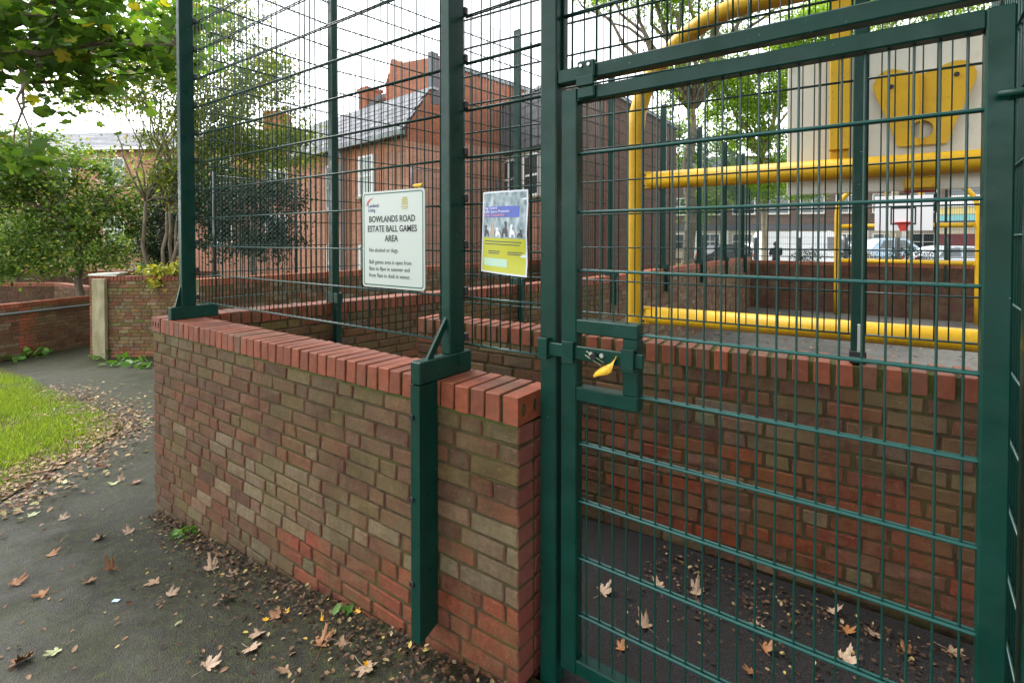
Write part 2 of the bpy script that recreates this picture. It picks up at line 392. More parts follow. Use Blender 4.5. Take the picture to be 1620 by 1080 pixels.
class MB:
    def __init__(s): s.v, s.f, s.sm = [], [], []
    def add(s, vs, fs, smooth=False):
        n = len(s.v); s.v += [tuple(p) for p in vs]
        s.f += [tuple(i + n for i in f) for f in fs]; s.sm += [smooth] * len(fs); return s
    def box(s, c, d, rot=None):
        hx, hy, hz = d[0] / 2, d[1] / 2, d[2] / 2
        vs = [Vector((x, y, z)) for x in (-hx, hx) for y in (-hy, hy) for z in (-hz, hz)]
        if rot is not None: vs = [rot @ v for v in vs]
        vs = [v + Vector(c) for v in vs]
        return s.add(vs, [(0, 1, 3, 2), (4, 6, 7, 5), (0, 4, 5, 1), (2, 3, 7, 6), (0, 2, 6, 4), (1, 5, 7, 3)])
    def bb(s, a, b):      # box between two corners
        return s.box([(a[i] + b[i]) / 2 for i in range(3)], [abs(b[i] - a[i]) for i in range(3)])
    def cham(s, c, d, e=0.004, rot=None):   # box with chamfered edges
        vs, fs = cham_geo(d, e)
        vs = [Vector(v) for v in vs]
        if rot is not None: vs = [rot @ v for v in vs]
        return s.add([v + Vector(c) for v in vs], fs)
    def tube(s, pts, r, n=10, caps=True, smooth=True):
        pts = [Vector(p) for p in pts]
        rs = r if isinstance(r, (list, tuple)) else [r] * len(pts)
        rings = []; up = None
        for i, p in enumerate(pts):
            t = (pts[min(i + 1, len(pts) - 1)] - pts[max(i - 1, 0)]).normalized()
            if up is None:
                up = Vector((0, 0, 1)) if abs(t.z) < 0.9 else Vector((0, 1, 0))
            u = up - t * up.dot(t); u.normalize(); w = t.cross(u); up = u
            rings.append([p + (u * math.cos(2 * math.pi * k / n) + w * math.sin(2 * math.pi * k / n)) * rs[i] for k in range(n)])
        b = len(s.v); s.v += [tuple(v) for rg in rings for v in rg]
        for i in range(len(rings) - 1):
            for k in range(n):
                s.f.append((b + i * n + k, b + i * n + (k + 1) % n, b + (i + 1) * n + (k + 1) % n, b + (i + 1) * n + k)); s.sm.append(smooth)
        if caps:
            s.f.append(tuple(b + k for k in reversed(range(n)))); s.sm.append(False)
            s.f.append(tuple(b + (len(rings) - 1) * n + k for k in range(n))); s.sm.append(False)
        return s
    def prism(s, poly, off):   # polygon (list of 3d points) pushed along off
        n = len(poly); off = Vector(off)
        vs = [Vector(p) for p in poly] + [Vector(p) + off for p in poly]
        return s.add(vs, [tuple(range(n)), tuple(reversed(range(n, 2 * n)))] + [((i + 1) % n, i, n + i, n + (i + 1) % n) for i in range(n)])
    def mesh(s, name):
        me = bpy.data.meshes.new(name); me.from_pydata(s.v, [], s.f); me.update()
        if any(s.sm): me.polygons.foreach_set('use_smooth', s.sm)
        bm = bmesh.new(); bm.from_mesh(me); bmesh.ops.recalc_face_normals(bm, faces=bm.faces); bm.to_mesh(me); bm.free()
        return me
    def build(s, name, mat, parent=None, keep=True, kind=None):
        me = s.mesh(name); me.materials.append(mat)
        o = bpy.data.objects.new(name, me)
        link(o, parent, keep)
        if kind: o['kind'] = kind
        return o
def cham_geo(d, e, jit=0.0, rnd=None):
    hx, hy, hz = d[0] / 2, d[1] / 2, d[2] / 2
    idx, vs = {}, []
    for sx in (-1, 1):
        for sy in (-1, 1):
            for sz in (-1, 1):
                jx, jy, jz = ((rnd.uniform(-jit, jit) for _ in range(3)) if rnd else (0, 0, 0))
                for ax in range(3):
                    p = [sx * (hx - e), sy * (hy - e), sz * (hz - e)]
                    p[ax] = (sx * hx, sy * hy, sz * hz)[ax]
                    idx[(sx, sy, sz, ax)] = len(vs); vs.append((p[0] + jx, p[1] + jy, p[2] + jz))
    fs = []
    for ax in range(3):
        a, b = [i for i in range(3) if i != ax]
        for sg in (-1, 1):
            q = []
            for (u, w) in ((-1, -1), (1, -1), (1, 1), (-1, 1)):
                k = [0, 0, 0]; k[ax] = sg; k[a] = u; k[b] = w; q.append(idx[(*k, ax)])
            fs.append(tuple(q))
        for u in (-1, 1):
            for w in (-1, 1):
                k0 = [0, 0, 0]; k1 = [0, 0, 0]; k0[a] = k1[a] = u; k0[b] = k1[b] = w; k0[ax] = -1; k1[ax] = 1
                fs.append((idx[(*k0, a)], idx[(*k1, a)], idx[(*k1, b)], idx[(*k0, b)]))
    for sx in (-1, 1):
        for sy in (-1, 1):
            for sz in (-1, 1):
                fs.append(tuple(idx[(sx, sy, sz, ax)] for ax in range(3)))
    return vs, fs
_cache = {}
def shared(key, fn, mat):
    k = (key, mat.name)
    if k not in _cache:
        me = fn(); me.materials.clear(); me.materials.append(mat); _cache[k] = me
    return _cache[k]
def inst(name, me, parent, loc, scale=(1, 1, 1), rot=(0, 0, 0), color=None):
    o = bpy.data.objects.new(name, me); COL.objects.link(o); o.parent = parent
    o.location = loc; o.scale = scale; o.rotation_euler = rot
    if color: o.color = (*color, 1)
    return o
def brick_mesh(d, var, e=0.0055):
    def fn():
        rnd = random.Random(var * 17 + 3); vs, fs = cham_geo(d, e, 0.0034 if e > 0.005 else 0.0024, rnd)
        return MB().add(vs, fs).mesh('brick')
    return fn
def copy_tree(o, parent=None):
    c = o.copy(); COL.objects.link(c)
    if parent is not None: c.parent = parent
    for ch in o.children: copy_tree(ch, c)
    return c
def np_mesh(name, verts, faces_k, mat, parent=None, keep=True, kind=None, loops=None):
    """verts (N,3), faces_k (F,k) all of k corners"""
    me = bpy.data.meshes.new(name)
    F, k = faces_k.shape
    me.vertices.add(len(verts)); me.vertices.foreach_set('co', verts.astype(np.float32).ravel())
    me.loops.add(F * k); me.loops.foreach_set('vertex_index', faces_k.astype(np.int32).ravel())
    me.polygons.add(F); me.polygons.foreach_set('loop_start', np.arange(0, F * k, k, dtype=np.int32))
    me.update(calc_edges=True); me.materials.append(mat)
    o = bpy.data.objects.new(name, me); link(o, parent, keep)
    if kind: o['kind'] = kind
    return o

# ------------------------------------------------------------------ the ground, the path, the court floor
def lerpc(a, b, t): return tuple(a[i] + (b[i] - a[i]) * t for i in range(3))
def build_ground():
    xs = [-600, -120, -60, -40, -30, -25, -20, -17, -13.7, -11, -8, -6, -4.45, -4.25, -4.2, -3.3, -2.4, -1.1, -0.5, 0.2, 1, 3, 7.9, 8.0, 20, 60, 600]
    ys = [-600, -60, -20, -8, -4, -2, -1, 0, 0.7, 1.2, 1.60, 1.62, 3, 5, 8, 12, 17.65, 17.7, 20, 30, 60, 120, 600]
    vs, fs = [], []
    for y in ys:
        for x in xs:
            z = gz(x) - 0.012
            if y >= 17.7: z = np.interp(x, [-20, -6, 0], [-0.6, -0.2, -0.1])
            if 1.62 <= y <= 17.65 and -4.2 <= x <= 7.9: z = -0.62
            vs.append((x, y, z))
    n = len(xs)
    for j in range(len(ys) - 1):
        for i in range(n - 1):
            fs.append((j * n + i, j * n + i + 1, (j + 1) * n + i + 1, (j + 1) * n + i))
    o = MB().add(vs, fs).build('ground', M['soil']); tag(o, kind='structure'); return o
build_ground()
def sheet(name, poly, mat, zfun, step=0.35, kind='structure'):
    """flat polygon (x,y) cut into a grid and laid on zfun"""
    bm = bmesh.new(); f = bm.faces.new([bm.verts.new((x, y, 0)) for x, y in poly])
    xs = [p[0] for p in poly]; ys = [p[1] for p in poly]
    for axis, lo, hi in ((0, min(xs), max(xs)), (1, min(ys), max(ys))):
        k = lo + step
        while k < hi:
            co = (k, 0, 0) if axis == 0 else (0, k, 0); no = (1, 0, 0) if axis == 0 else (0, 1, 0)
            bmesh.ops.bisect_plane(bm, geom=bm.verts[:] + bm.edges[:] + bm.faces[:], plane_co=co, plane_no=no); k += step
    for v in bm.verts: v.co.z = zfun(v.co.x, v.co.y)
    bmesh.ops.recalc_face_normals(bm, faces=bm.faces)
    me = bpy.data.meshes.new(name); bm.to_mesh(me); bm.free()
    for p in me.polygons:
        if p.normal.z < 0: p.flip()
    me.materials.append(mat); o = bpy.data.objects.new(name, me); COL.objects.link(o); tag(o, kind=kind); return o
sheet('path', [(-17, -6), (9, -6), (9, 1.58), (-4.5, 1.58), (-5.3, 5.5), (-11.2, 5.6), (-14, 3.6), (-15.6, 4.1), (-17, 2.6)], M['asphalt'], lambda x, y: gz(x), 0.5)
def ramp_z(x, y): return float(np.interp(x, [-3.3, -1.5], [-0.5, 0.0]))
sheet('entrance_ramp', [(-4.1, 1.63), (7.8, 1.63), (7.8, 2.9), (-4.1, 2.68)], M['asphalt_damp_shaded'], ramp_z, 0.5)
sheet('court_floor', [(-4.12, 2.72), (7.8, 2.95), (7.8, 17.6), (-4.12, 17.6)], M['asphalt_court'], lambda x, y: -0.5, 3.0)

# ------------------------------------------------------------------ brick walls
SP = (0.215, 0.1025, 0.065)
def brick_wall(name, label, p0, p1, top, ground, colf, coping=True, th=0.215, cpitch=0.0765, n_obj=300, mat='brick',
               joined_mat='brick_mix', coping_obj=True, copf=None, wide=0.0, end_right=False, end_left=False, recess=0.0075, seed=1, category='wall', stuff_from=None, show=None, moss_core=False):
    p0, p1 = Vector((p0[0], p0[1], 0)), Vector((p1[0], p1[1], 0))
    d = p1 - p0; L = d.length; rz = math.atan2(d.y, d.x)
    rnd = random.Random(seed)
    root = tag(thing(name, label, category, (p0.x, p0.y, 0), rz), kind='thing')
    zt = top - (0.1125 if coping else 0.0)
    gmin = min(ground(t * L / 20.0) for t in range(21))
    core = MB().bb((0.006, recess, gmin - 0.1), (L - 0.006, th - recess, zt + 0.012)).build('mortar_bed', M['mortar'], root, keep=False)
    if moss_core:
        MB().bb((0.004, 0.003, zt - 0.006), (L - 0.004, th - 0.003, zt + 0.0125)).build('mossy_bed_joint', M['mortar_moss'], root, keep=False)
    bricks = []
    c = 0
    z = zt - SP[2] / 2
    while z + SP[2] / 2 > gmin - 0.01:
        pat = [0.215, 0.215, 0.215, 0.1025] if seed % 2 else [0.215, 0.1025, 0.215, 0.215]
        x = -[0.0, 0.1125, 0.34, 0.06, 0.45][c % 5] - (0.03 * (c % 3)); k = c
        while x < L:
            w = pat[k % 4]; k += 1
            a, b = max(0.0, x), min(L, x + w)
            if L - b < 0.045: b = L
            x += w + 0.01
            if b - a < 0.04: continue
            if a < 0.055 and a > 0: a = 0.0
            if z + SP[2] / 2 < ground((a + b) / 2) - 0.012: continue
            bricks.append((a, b, z, c)); 
            if b >= L: break
        z -= 0.075; c += 1
    score = show or (lambda a, b, z: -a)
    order = sorted(range(len(bricks)), key=lambda i: -score(*bricks[i][:3]))
    chosen = set(order[:n_obj]); joined = MB()
    for i, (a, b, z, c) in enumerate(bricks):
        w = b - a; base = 0.215 if w > 0.15 else 0.1025
        proud = rnd.uniform(-0.0018, 0.0022)
        if i in chosen:
            var = rnd.randrange(4)
            me = shared(('brick', base, var), brick_mesh((base, SP[1], SP[2]), var + (7 if base < 0.2 else 0)), M[mat])
            inst('brick', me, root, ((a + b) / 2, SP[1] / 2 - proud, z + rnd.uniform(-0.0012, 0.0012)), (w / base * rnd.uniform(0.985, 1.0), 1, rnd.uniform(0.97, 1.03)),
                 (0, rnd.uniform(-0.006, 0.006), rnd.uniform(-0.004, 0.004)), colf((a + b) / 2, z, rnd))
        else:
            joined.box(((a + b) / 2, SP[1] / 2 - proud, z), (w - 0.002, SP[1], SP[2]))
        for e, on in ((0, end_left and a <= 0), (1, end_right and b >= L)):
            if on:
                me = shared(('brick', 0.1025, 2), brick_mesh((0.1025, SP[1], SP[2]), 9), M[mat])
                inst('brick', me, root, ((0.05 if e == 0 else L - 0.051), th - SP[1] / 2, z), (1, 0.98, 1), (0, 0, 0), lerpc(colf((a + b) / 2, z, rnd), (0.22, 0.055, 0.045), 0.6))
    if joined.v: joined.build('brickwork', M[joined_mat], root, keep=False, kind='stuff')
    if coping:
        zc = top - 0.05125
        n = max(1, int(round(L / cpitch))); pitch = L / n; bw = min(0.0665, pitch - 0.0105)
        MB().bb((0.004, 0.007 - wide, zt), (L - 0.004, th - 0.007 + wide, top - 0.007)).build('coping_mortar', M['mortar_moss'], root, keep=False)
        dd = (bw, th + 0.012 + 2 * wide, 0.1025)
        if coping_obj:
            for k in range(n):
                if (end_right and k == n - 1) or (end_left and k < 2 and end_left == 'stretcher'): continue
                var = rnd.randrange(4)
                me = shared(('coping', dd, var), brick_mesh(dd, var + 30, 0.0035), M['coping'])
                col = copf(k, rnd) if copf else lerpc(lerpc((0.265, 0.070, 0.030), (0.175, 0.050, 0.025), rnd.random()), (0.13, 0.07, 0.04), 0.6 if rnd.random() < 0.15 else 0.0)
                inst('coping_brick', me, root, ((k + 0.5) * pitch, th / 2 + rnd.uniform(-0.002, 0.002), zc + rnd.uniform(-0.0015, 0.0015)), (1, 1, 1), (rnd.uniform(-0.006, 0.006), 0, rnd.uniform(-0.006, 0.006)), col)
        else:
            jm = MB()
            for k in range(n): jm.box(((k + 0.5) * pitch, th / 2, zc), dd)
            jm.build('coping_course', M['coping_mix'], root, keep=False, kind='stuff')
    return root, L
def holed_brick(parent, face_c, ux, uz, inward, w, h, depth, holes, col):
    """a brick whose visible bed face has oval perforations; face in the plane (ux, uz), body pushed along inward"""
    mb = MB(); hm = MB(); ux, uz, inward, fc = Vector(ux), Vector(uz), Vector(inward), Vector(face_c)
    n = holes; cw = w / n
    P = lambda u, v, dd=0.0: fc + ux * u + uz * v + inward * dd
    for k in range(n):
        cx = -w / 2 + (k + 0.5) * cw; N = 16
        ell = [(cx + math.cos(2 * math.pi * i / N) * cw * 0.2, math.sin(2 * math.pi * i / N) * h * 0.24) for i in range(N)]
        sq = []
        for i in range(N):
            a = 2 * math.pi * i / N; ca, sa = math.cos(a), math.sin(a); m = max(abs(ca), abs(sa))
            sq.append((cx + ca / m * cw / 2, sa / m * h / 2))
        vs = [P(*e) for e in ell] + [P(*q) for q in sq]
        mb.add(vs, [(i, (i + 1) % N, N + (i + 1) % N, N + i) for i in range(N)])
        vs = [P(*e) for e in ell] + [P(*e, 0.04) for e in ell]
        hm.add(vs, [(i, (i + 1) % N, N + (i + 1) % N, N + i) for i in range(N)] + [tuple(range(N, 2 * N))])
    c = [P(-w / 2, -h / 2), P(w / 2, -h / 2), P(w / 2, h / 2), P(-w / 2, h / 2)]
    c2 = [q + inward * depth for q in c]
    mb.add(c + c2, [(0, 1, 5, 4), (1, 2, 6, 5), (2, 3, 7, 6), (3, 0, 4, 7), (4, 5, 6, 7)])
    o = mb.build('coping_brick', M['coping'], parent, keep=False); o.color = (*col, 1)
    hm.build('perforation', M['hole'], o, keep=False)
    return o

BR_BROWN, BR_PURP, BR_OLIVE, BR_PALE, BR_RED = (0.140, 0.066, 0.034), (0.118, 0.055, 0.034), (0.132, 0.088, 0.034), (0.25, 0.205, 0.125), (0.24, 0.060, 0.028)
TOPZ = EYE - 0.575
FX0, FX1, FY = -4.377, -1.06, 1.504
def front_color(x, z, rnd):
    X = FX0 + x
    c = rnd.choice([BR_BROWN, BR_BROWN, BR_PURP, BR_OLIVE, lerpc(BR_BROWN, BR_RED, 0.25)])
    zr = z - gz(X)
    e = math.exp(-((X + 2.55) / 0.95) ** 2 - ((zr - 0.36) / 0.24) ** 2) + 0.6 * math.exp(-((X + 1.2) / 0.35) ** 2 - ((zr - 0.35) / 0.2) ** 2)
    if rnd.random() < e * 1.15: c = lerpc(c, BR_PALE, rnd.uniform(0.2, 0.75))
    g = math.exp(-((z - TOPZ + 0.12) / 0.2) ** 2)
    c = lerpc(c, (0.125, 0.105, 0.045), g * rnd.uniform(0.1, 0.6))
    if zr < 0.27 and X > -2.3 - rnd.random() * 0.4: c = lerpc(c, BR_RED, rnd.uniform(0.6, 1.0))
    elif zr < 0.12: c = lerpc(c, (0.10, 0.085, 0.045), 0.5)
    f = rnd.uniform(0.85, 1.15); return tuple(v * f * rnd.uniform(0.97, 1.03) for v in c)
fw, FL = brick_wall('front_brick_wall', 'weathered brown brick wall in front with red brick-on-edge coping, ending at the gate', (FX0, FY), (FX1, FY), TOPZ,
                lambda x: gz(FX0 + x), front_color, end_right=True, end_left='stretcher', mat='brick_front', seed=3, moss_core=True,
                n_obj=330)
holed_brick(fw, (FL + 0.001, 0.1075, TOPZ - 0.05125), (0, 1, 0), (0, 0, 1), (-1, 0, 0), 0.225, 0.1025, 0.066, 3, (0.27, 0.066, 0.028))
holed_brick(fw, (0.072, -0.006, TOPZ - 0.05125), (1, 0, 0), (0, 0, 1), (0, 1, 0), 0.145, 0.1025, 0.222, 3, (0.2, 0.06, 0.034))
BA0, BA1 = Vector((-2.757, 2.62, 0)), Vector((0.62, 2.842, 0))
def baffle_color(x, z, rnd):
    h = z
    c = rnd.choice([BR_BROWN, BR_PURP, lerpc(BR_BROWN, BR_RED, 0.4), lerpc(BR_PURP, BR_PALE, 0.25)])
    if 0.05 < h < 0.62: c = lerpc(c, (0.23, 0.046, 0.016), rnd.uniform(0.2, 1.0) * math.exp(-((x - 2.2) / 1.0) ** 2))
    if rnd.random() < 0.12: c = lerpc(c, BR_PALE, 0.45)
    return tuple(v * rnd.uniform(0.85, 1.15) for v in c)
baf, BL = brick_wall('baffle_brick_wall', 'reddish brick wall standing just behind the gate, with red coping and green mortar', BA0, BA1, TOPZ,
                 lambda x: ramp_z(BA0.x + x, 0), baffle_color, cpitch=0.089, end_left=True, seed=4)
SW0, SW1, SW2 = (-4.17, 1.725), (-3.4, 7.0), (-3.4, 17.6)
def side_color(x, z, rnd):
    c = rnd.choice([BR_BROWN, BR_OLIVE, BR_OLIVE, lerpc(BR_PURP, BR_PALE, 0.2), lerpc(BR_BROWN, BR_RED, 0.3)])
    return tuple(v * rnd.uniform(0.85, 1.2) for v in c)
brick_wall('court_side_wall', 'long brick wall along the left side of the court, nearest the front corner', SW0, SW1, TOPZ, lambda x: -0.5, side_color,
           seed=5, show=lambda a, b, z: z * 3 - abs(a - 2) * 0.35)
brick_wall('court_side_wall', 'far length of the court side wall running on to the back corner', SW1, SW2, TOPZ, lambda x: -0.5, side_color,
           seed=7, n_obj=0, coping_obj=False)
brick_wall('court_back_wall', 'dark red brick wall across the far end of the court', (-3.6, 17.65), (7.8, 17.65), TOPZ - 0.1, lambda x: -0.5, side_color,
           seed=9, n_obj=0, coping_obj=False, joined_mat='brick_dark')
brick_wall('garden_wall', 'low brick wall with red coping below the red brick house', (-7.9, 3.3), (-7.55, 12.2), TOPZ, lambda x: -0.8, side_color,
           seed=11, n_obj=0, coping_obj=False)
def left_color(x, z, rnd):
    c = rnd.choice([BR_OLIVE, lerpc(BR_OLIVE, BR_PALE, 0.4), lerpc(BR_BROWN, BR_PALE, 0.25), BR_BROWN])
    if x < 0.35 or z < -0.75: c = lerpc(c, (0.30, 0.11, 0.06), 0.55)
    return tuple(v * rnd.uniform(1.15, 1.7) for v in c)
PL0, PL1 = at(140, 0, 11.0), at(345, 0, 11.0)
brick_wall('path_wall', 'tall olive-brown brick wall with a timber post on it, across the path', PL0, PL1, EYE - 0.80, lambda x: gz(-13.5), left_color, seed=13, end_left=True, n_obj=330, wide=0.01, coping_obj=True)
PM0, PM1, PM2 = at(-70, 0, 10.2), at(28, 0, 11.15), at(150, 0, 12.7)
def m_color(x, z, rnd):
    c = rnd.choice([BR_BROWN, BR_PURP, lerpc(BR_PURP, BR_PALE, 0.4), lerpc(BR_BROWN, BR_PALE, 0.2)])
    if x < 0.28: c = lerpc(c, (0.34, 0.09, 0.05), 0.85)
    return tuple(v * rnd.uniform(0.9, 1.2) for v in c)
brick_wall('handrail_wall', 'low wall with red pilaster bricks and a grey handrail beside the path', PM1, PM2, EYE - 1.40, lambda x: gz(-15.5), m_color, seed=15, n_obj=330, coping_obj=True)
brick_wall('handrail_wall', 'leftmost stretch of the low handrail wall at the picture edge', PM0, PM1, EYE - 1.40, lambda x: gz(-15.5), m_color, seed=16, n_obj=0, coping_obj=False)
PN0, PN1, PN2 = at(-40, 0, 15.6), at(85, 0, 15.6), at(150, 0, 14.0)
brick_wall('planter_wall', 'dark brick planter wall behind the handrail wall', PN0, PN1, EYE - 1.34, lambda x: -1.0, side_color, seed=17, n_obj=0, coping_obj=False, joined_mat='brick_dark')
brick_wall('planter_wall', 'pale return of the planter wall, beside the tall path wall', PN1, PN2, EYE - 1.34, lambda x: -1.0, side_color, seed=18, n_obj=0, coping_obj=False)
PO0, PO1 = at(-80, 0, 19), at(340, 0, 19)
brick_wall('boundary_wall', 'farthest brick boundary wall under the leafy bush trees', PO0, PO1, EYE - 1.18, lambda x: -1.1, side_color, seed=19, n_obj=0, coping_obj=False, joined_mat='brick_dark')
# handrail on the low wall
hr = thing('handrail', 'thin grey tube handrail fixed along the low brick wall', 'handrail', PM1)
q0, q1, q2 = [Vector((p.x, p.y, 0)) + Vector((0.09, -0.03, EYE - 1.60)) for p in (PM0, PM1, PM2)]
MB().tube([q0, q1, q1.lerp(q2, 0.5), q2], 0.022, 8).build('rail', M['pipe'], hr)
for f in (0.1, 0.5, 0.9):
    p = q1.lerp(q2, f); MB().tube([p, p + Vector((-0.12, 0.02, -0.02))], 0.01, 6).build('bracket', M['pipe'], hr)
# timber post and loose slabs on the path wall
pw = PL0 + RGT * 0.28 - FWD * 0.07
po = MB().cham((pw.x, pw.y, (gz(-13.5) + EYE - 0.86) / 2), (0.27, 0.09, EYE - 0.86 - gz(-13.5) + 0.02), 0.006, Matrix.Rotation(A, 3, 'Z')).build('timber_post', M['timber'])
tag(po, 'pale weathered timber post standing against the brick path wall', 'post')
for i, (dx, dz, ln, rot, lab) in enumerate(((0.30, 0.022, 0.62, 0.05, 'lower pale stone slab resting on the path wall'), (0.42, 0.056, 0.5, -0.08, 'upper white stone slab tilted on the path wall'))):
    c = PL0 + RGT * dx + FWD * 0.1
    s_ = MB().cham((c.x, c.y, EYE - 0.80 + dz), (ln, 0.25, 0.03), 0.004, Matrix.Rotation(A, 3, 'Z') @ Matrix.Rotation(rot * 0.4, 3, 'Y')).build('stone_slab', M['board']); tag(s_, lab, 'slab')

# ------------------------------------------------------------------ fences
FTOP = EYE + 2.56
PBOT = EYE - 0.452
def wire_mesh(ln, r, n=6):
    return lambda: MB().tube([(0, 0, 0), (0, 0, ln)], r, n, smooth=True).mesh('wire')
def panel(name, label, p0, p1, z0, z1, cat='fence panel', group=None, detail=True, zs=None, mat='wire', off=0.025, rv=0.0031, rh=0.0041):
    p0, p1 = Vector((p0[0], p0[1], 0)), Vector((p1[0], p1[1], 0)); d = p1 - p0; L = d.length
    root = thing(name, label, cat, (p0.x, p0.y, z0), math.atan2(d.y, d.x), group)
    nv = int((L - 2 * off) / 0.05); x0 = (L - nv * 0.05) / 2
    zz = [z - z0 for z in zs] if zs else [k * 0.2 for k in range(int((z1 - z0) / 0.2 + 0.01) + 1)]
    if detail:
        vm = shared(('vw', round(z1 - z0, 3), rv), wire_mesh(z1 - z0, rv), M[mat]); hm = shared(('hw', round(L, 3), rh), wire_mesh(L, rh), M[mat])
        for k in range(nv + 1): inst('vertical_wire', vm, root, (x0 + k * 0.05, 0, 0))
        for z in zz:
            for s in (-1, 1): inst('horizontal_wire', hm, root, (0, s * (rv + rh), z), (1, 1, 1), (0, math.pi / 2, 0))
    else:
        mb = MB()
        for k in range(nv + 1): mb.tube([(x0 + k * 0.05, 0, 0), (x0 + k * 0.05, 0, z1 - z0)], rv, 4, caps=False)
        for z in zz:
            for s in (-1, 1): mb.tube([(0, s * (rv + rh), z), (L, s * (rv + rh), z)], rh, 4, caps=False)
        mb.build('wire_mesh', M[mat], root, keep=False, kind='stuff')
    return root
def post(label, x, y, rz, z0, z1, w=0.05, dpt=0.095, group=None, arm=None, gusset=True, strap=None, clips=True, n_clip=14):
    """arm: (front, back) of the foot arm along local y, measured from the post centre; strap: (depth, bottom z) of the face strap in front of the wall"""
    root = thing('fence_post', label, 'fence post', (x, y, z0), rz, group)
    zt = z1 - z0; az = 0.0
    if arm:
        MB().cham((0, (arm[0] + arm[1]) / 2, 0.046), (w + 0.004, arm[1] - arm[0], 0.090), 0.004).build('foot_arm', M['green'], root, keep=False)
        az = 0.091
        if gusset:
            a = arm[0] * 0.72; b = -dpt / 2
            MB().prism([(-0.006, a, az), (-0.006, a + 0.035, az), (-0.006, b, az + 0.115), (-0.006, b, az + 0.155)], (0.012, 0, 0)).build('gusset', M['green'], root, keep=False)
    shaft = MB().cham((0, 0, (zt + az) / 2), (w, dpt, zt - az), 0.004).build('shaft', M['green'], root, keep=False)
    MB().cham((0, 0, zt + 0.008), (w + 0.003, dpt + 0.003, 0.014), 0.003).build('cap', M['black'], root, keep=False)
    if strap:
        sd, zb, y0 = strap
        zb -= z0
        pr = MB().prism([(-w / 2, y0, -0.002), (-w / 2, y0 - sd, -0.002), (-w / 2, y0 - sd, zb - 0.03), (-w / 2, y0, zb)], (w, 0, 0)).build('face_strap', M['green'], root, keep=False)
        for k, f in enumerate((0.13, 0.46, 0.80)):
            bz = zb * f
            MB().tube([(-w * 0.33, y0 - sd + 0.003, bz), (-w * 0.33, y0 - sd - 0.009, bz)], 0.0115, 10).build('bolt', M['black'], pr, keep=False)
    if clips:
        cm = shared('clip', lambda: MB().cham((0, 0, 0), (w + 0.014, 0.022, 0.035), 0.004).mesh('clip'), M['black'])
        for k in range(n_clip):
            inst('clip', cm, root, (0, dpt / 2 + 0.009, az + 0.06 + k * 0.2))
    return root
G1 = 'posts of the front fence'
post('green steel fence post at the left corner of the front wall', -4.075, 1.622, 0, TOPZ, FTOP, arm=(-0.118, 0.20), group=G1)
post('green steel post bracketed over the front wall by a long bolted strap', -1.485, 1.622, 0, TOPZ, FTOP, arm=(-0.222, 0.09), strap=(0.100, 0.08, -0.122), group=G1)
YM = 1.672
panel('mesh_fence_panel', 'wide green mesh panel above the front wall, carrying the white sign', (-4.05, YM), (-1.51, YM), PBOT, FTOP - 0.02)
panel('mesh_fence_panel', 'narrow green mesh panel beside the gate post, with the poster on it', (-1.46, YM), (-1.03, YM), PBOT, FTOP - 0.02)
# side fence
def on_side(y):
    return (SW0[0] + (SW1[0] - SW0[0]) * (y - SW0[1]) / (SW1[1] - SW0[1])) if y < 7 else -3.4
sy = [2.81, 5.2, 7.35, 9.7, 12.1, 14.4, 16.6]
names = ['first', 'second', 'third', 'fourth', 'fifth', 'sixth', 'seventh']
pts = [(-4.10, 1.80)] + [(on_side(y) - 0.10, y) for y in sy] + [(-3.5, 17.6)]
for i, y in enumerate(sy):
    ang = math.atan2(SW1[1] - SW0[1], SW1[0] - SW0[0]) if y < 7 else math.pi / 2
    post(f'green steel post on the court side wall, {names[i]} from the front corner', on_side(y) - 0.02, y, ang, TOPZ, FTOP, dpt=0.095, arm=(-0.12, 0.1), gusset=False,
         strap=(0.06, TOPZ - 0.42, -0.035), group='posts along the court side wall', clips=False)
for i in range(len(pts) - 1):
    a, b = pts[i], pts[i + 1]
    panel('mesh_fence_panel', f'green mesh panel over the court side wall, {(names + ["last"])[i] if i < 7 else "farthest"} from the front corner', a, b, PBOT, FTOP - 0.02,
          detail=i < 3, mat='wire_far', group='panels along the court side wall')
bx = [-3.45, -1.05, 1.35, 3.75, 6.15]
for i in range(4):
    panel('mesh_fence_panel', f'far green mesh panel over the court back wall, {names[i]} from its left corner', (bx[i], 17.76), (bx[i + 1], 17.76), PBOT - 0.1, FTOP - 1.0, detail=False, mat='wire_far', group='panels along the court back wall')
    post(f'thin green post on the court back wall, {names[i]} from its left corner', bx[i], 17.72, 0, TOPZ - 0.1, FTOP - 1.0, arm=(-0.1, 0.1), gusset=False, clips=False, strap=(0.06, TOPZ - 0.7, -0.03), group='posts along the court back wall')
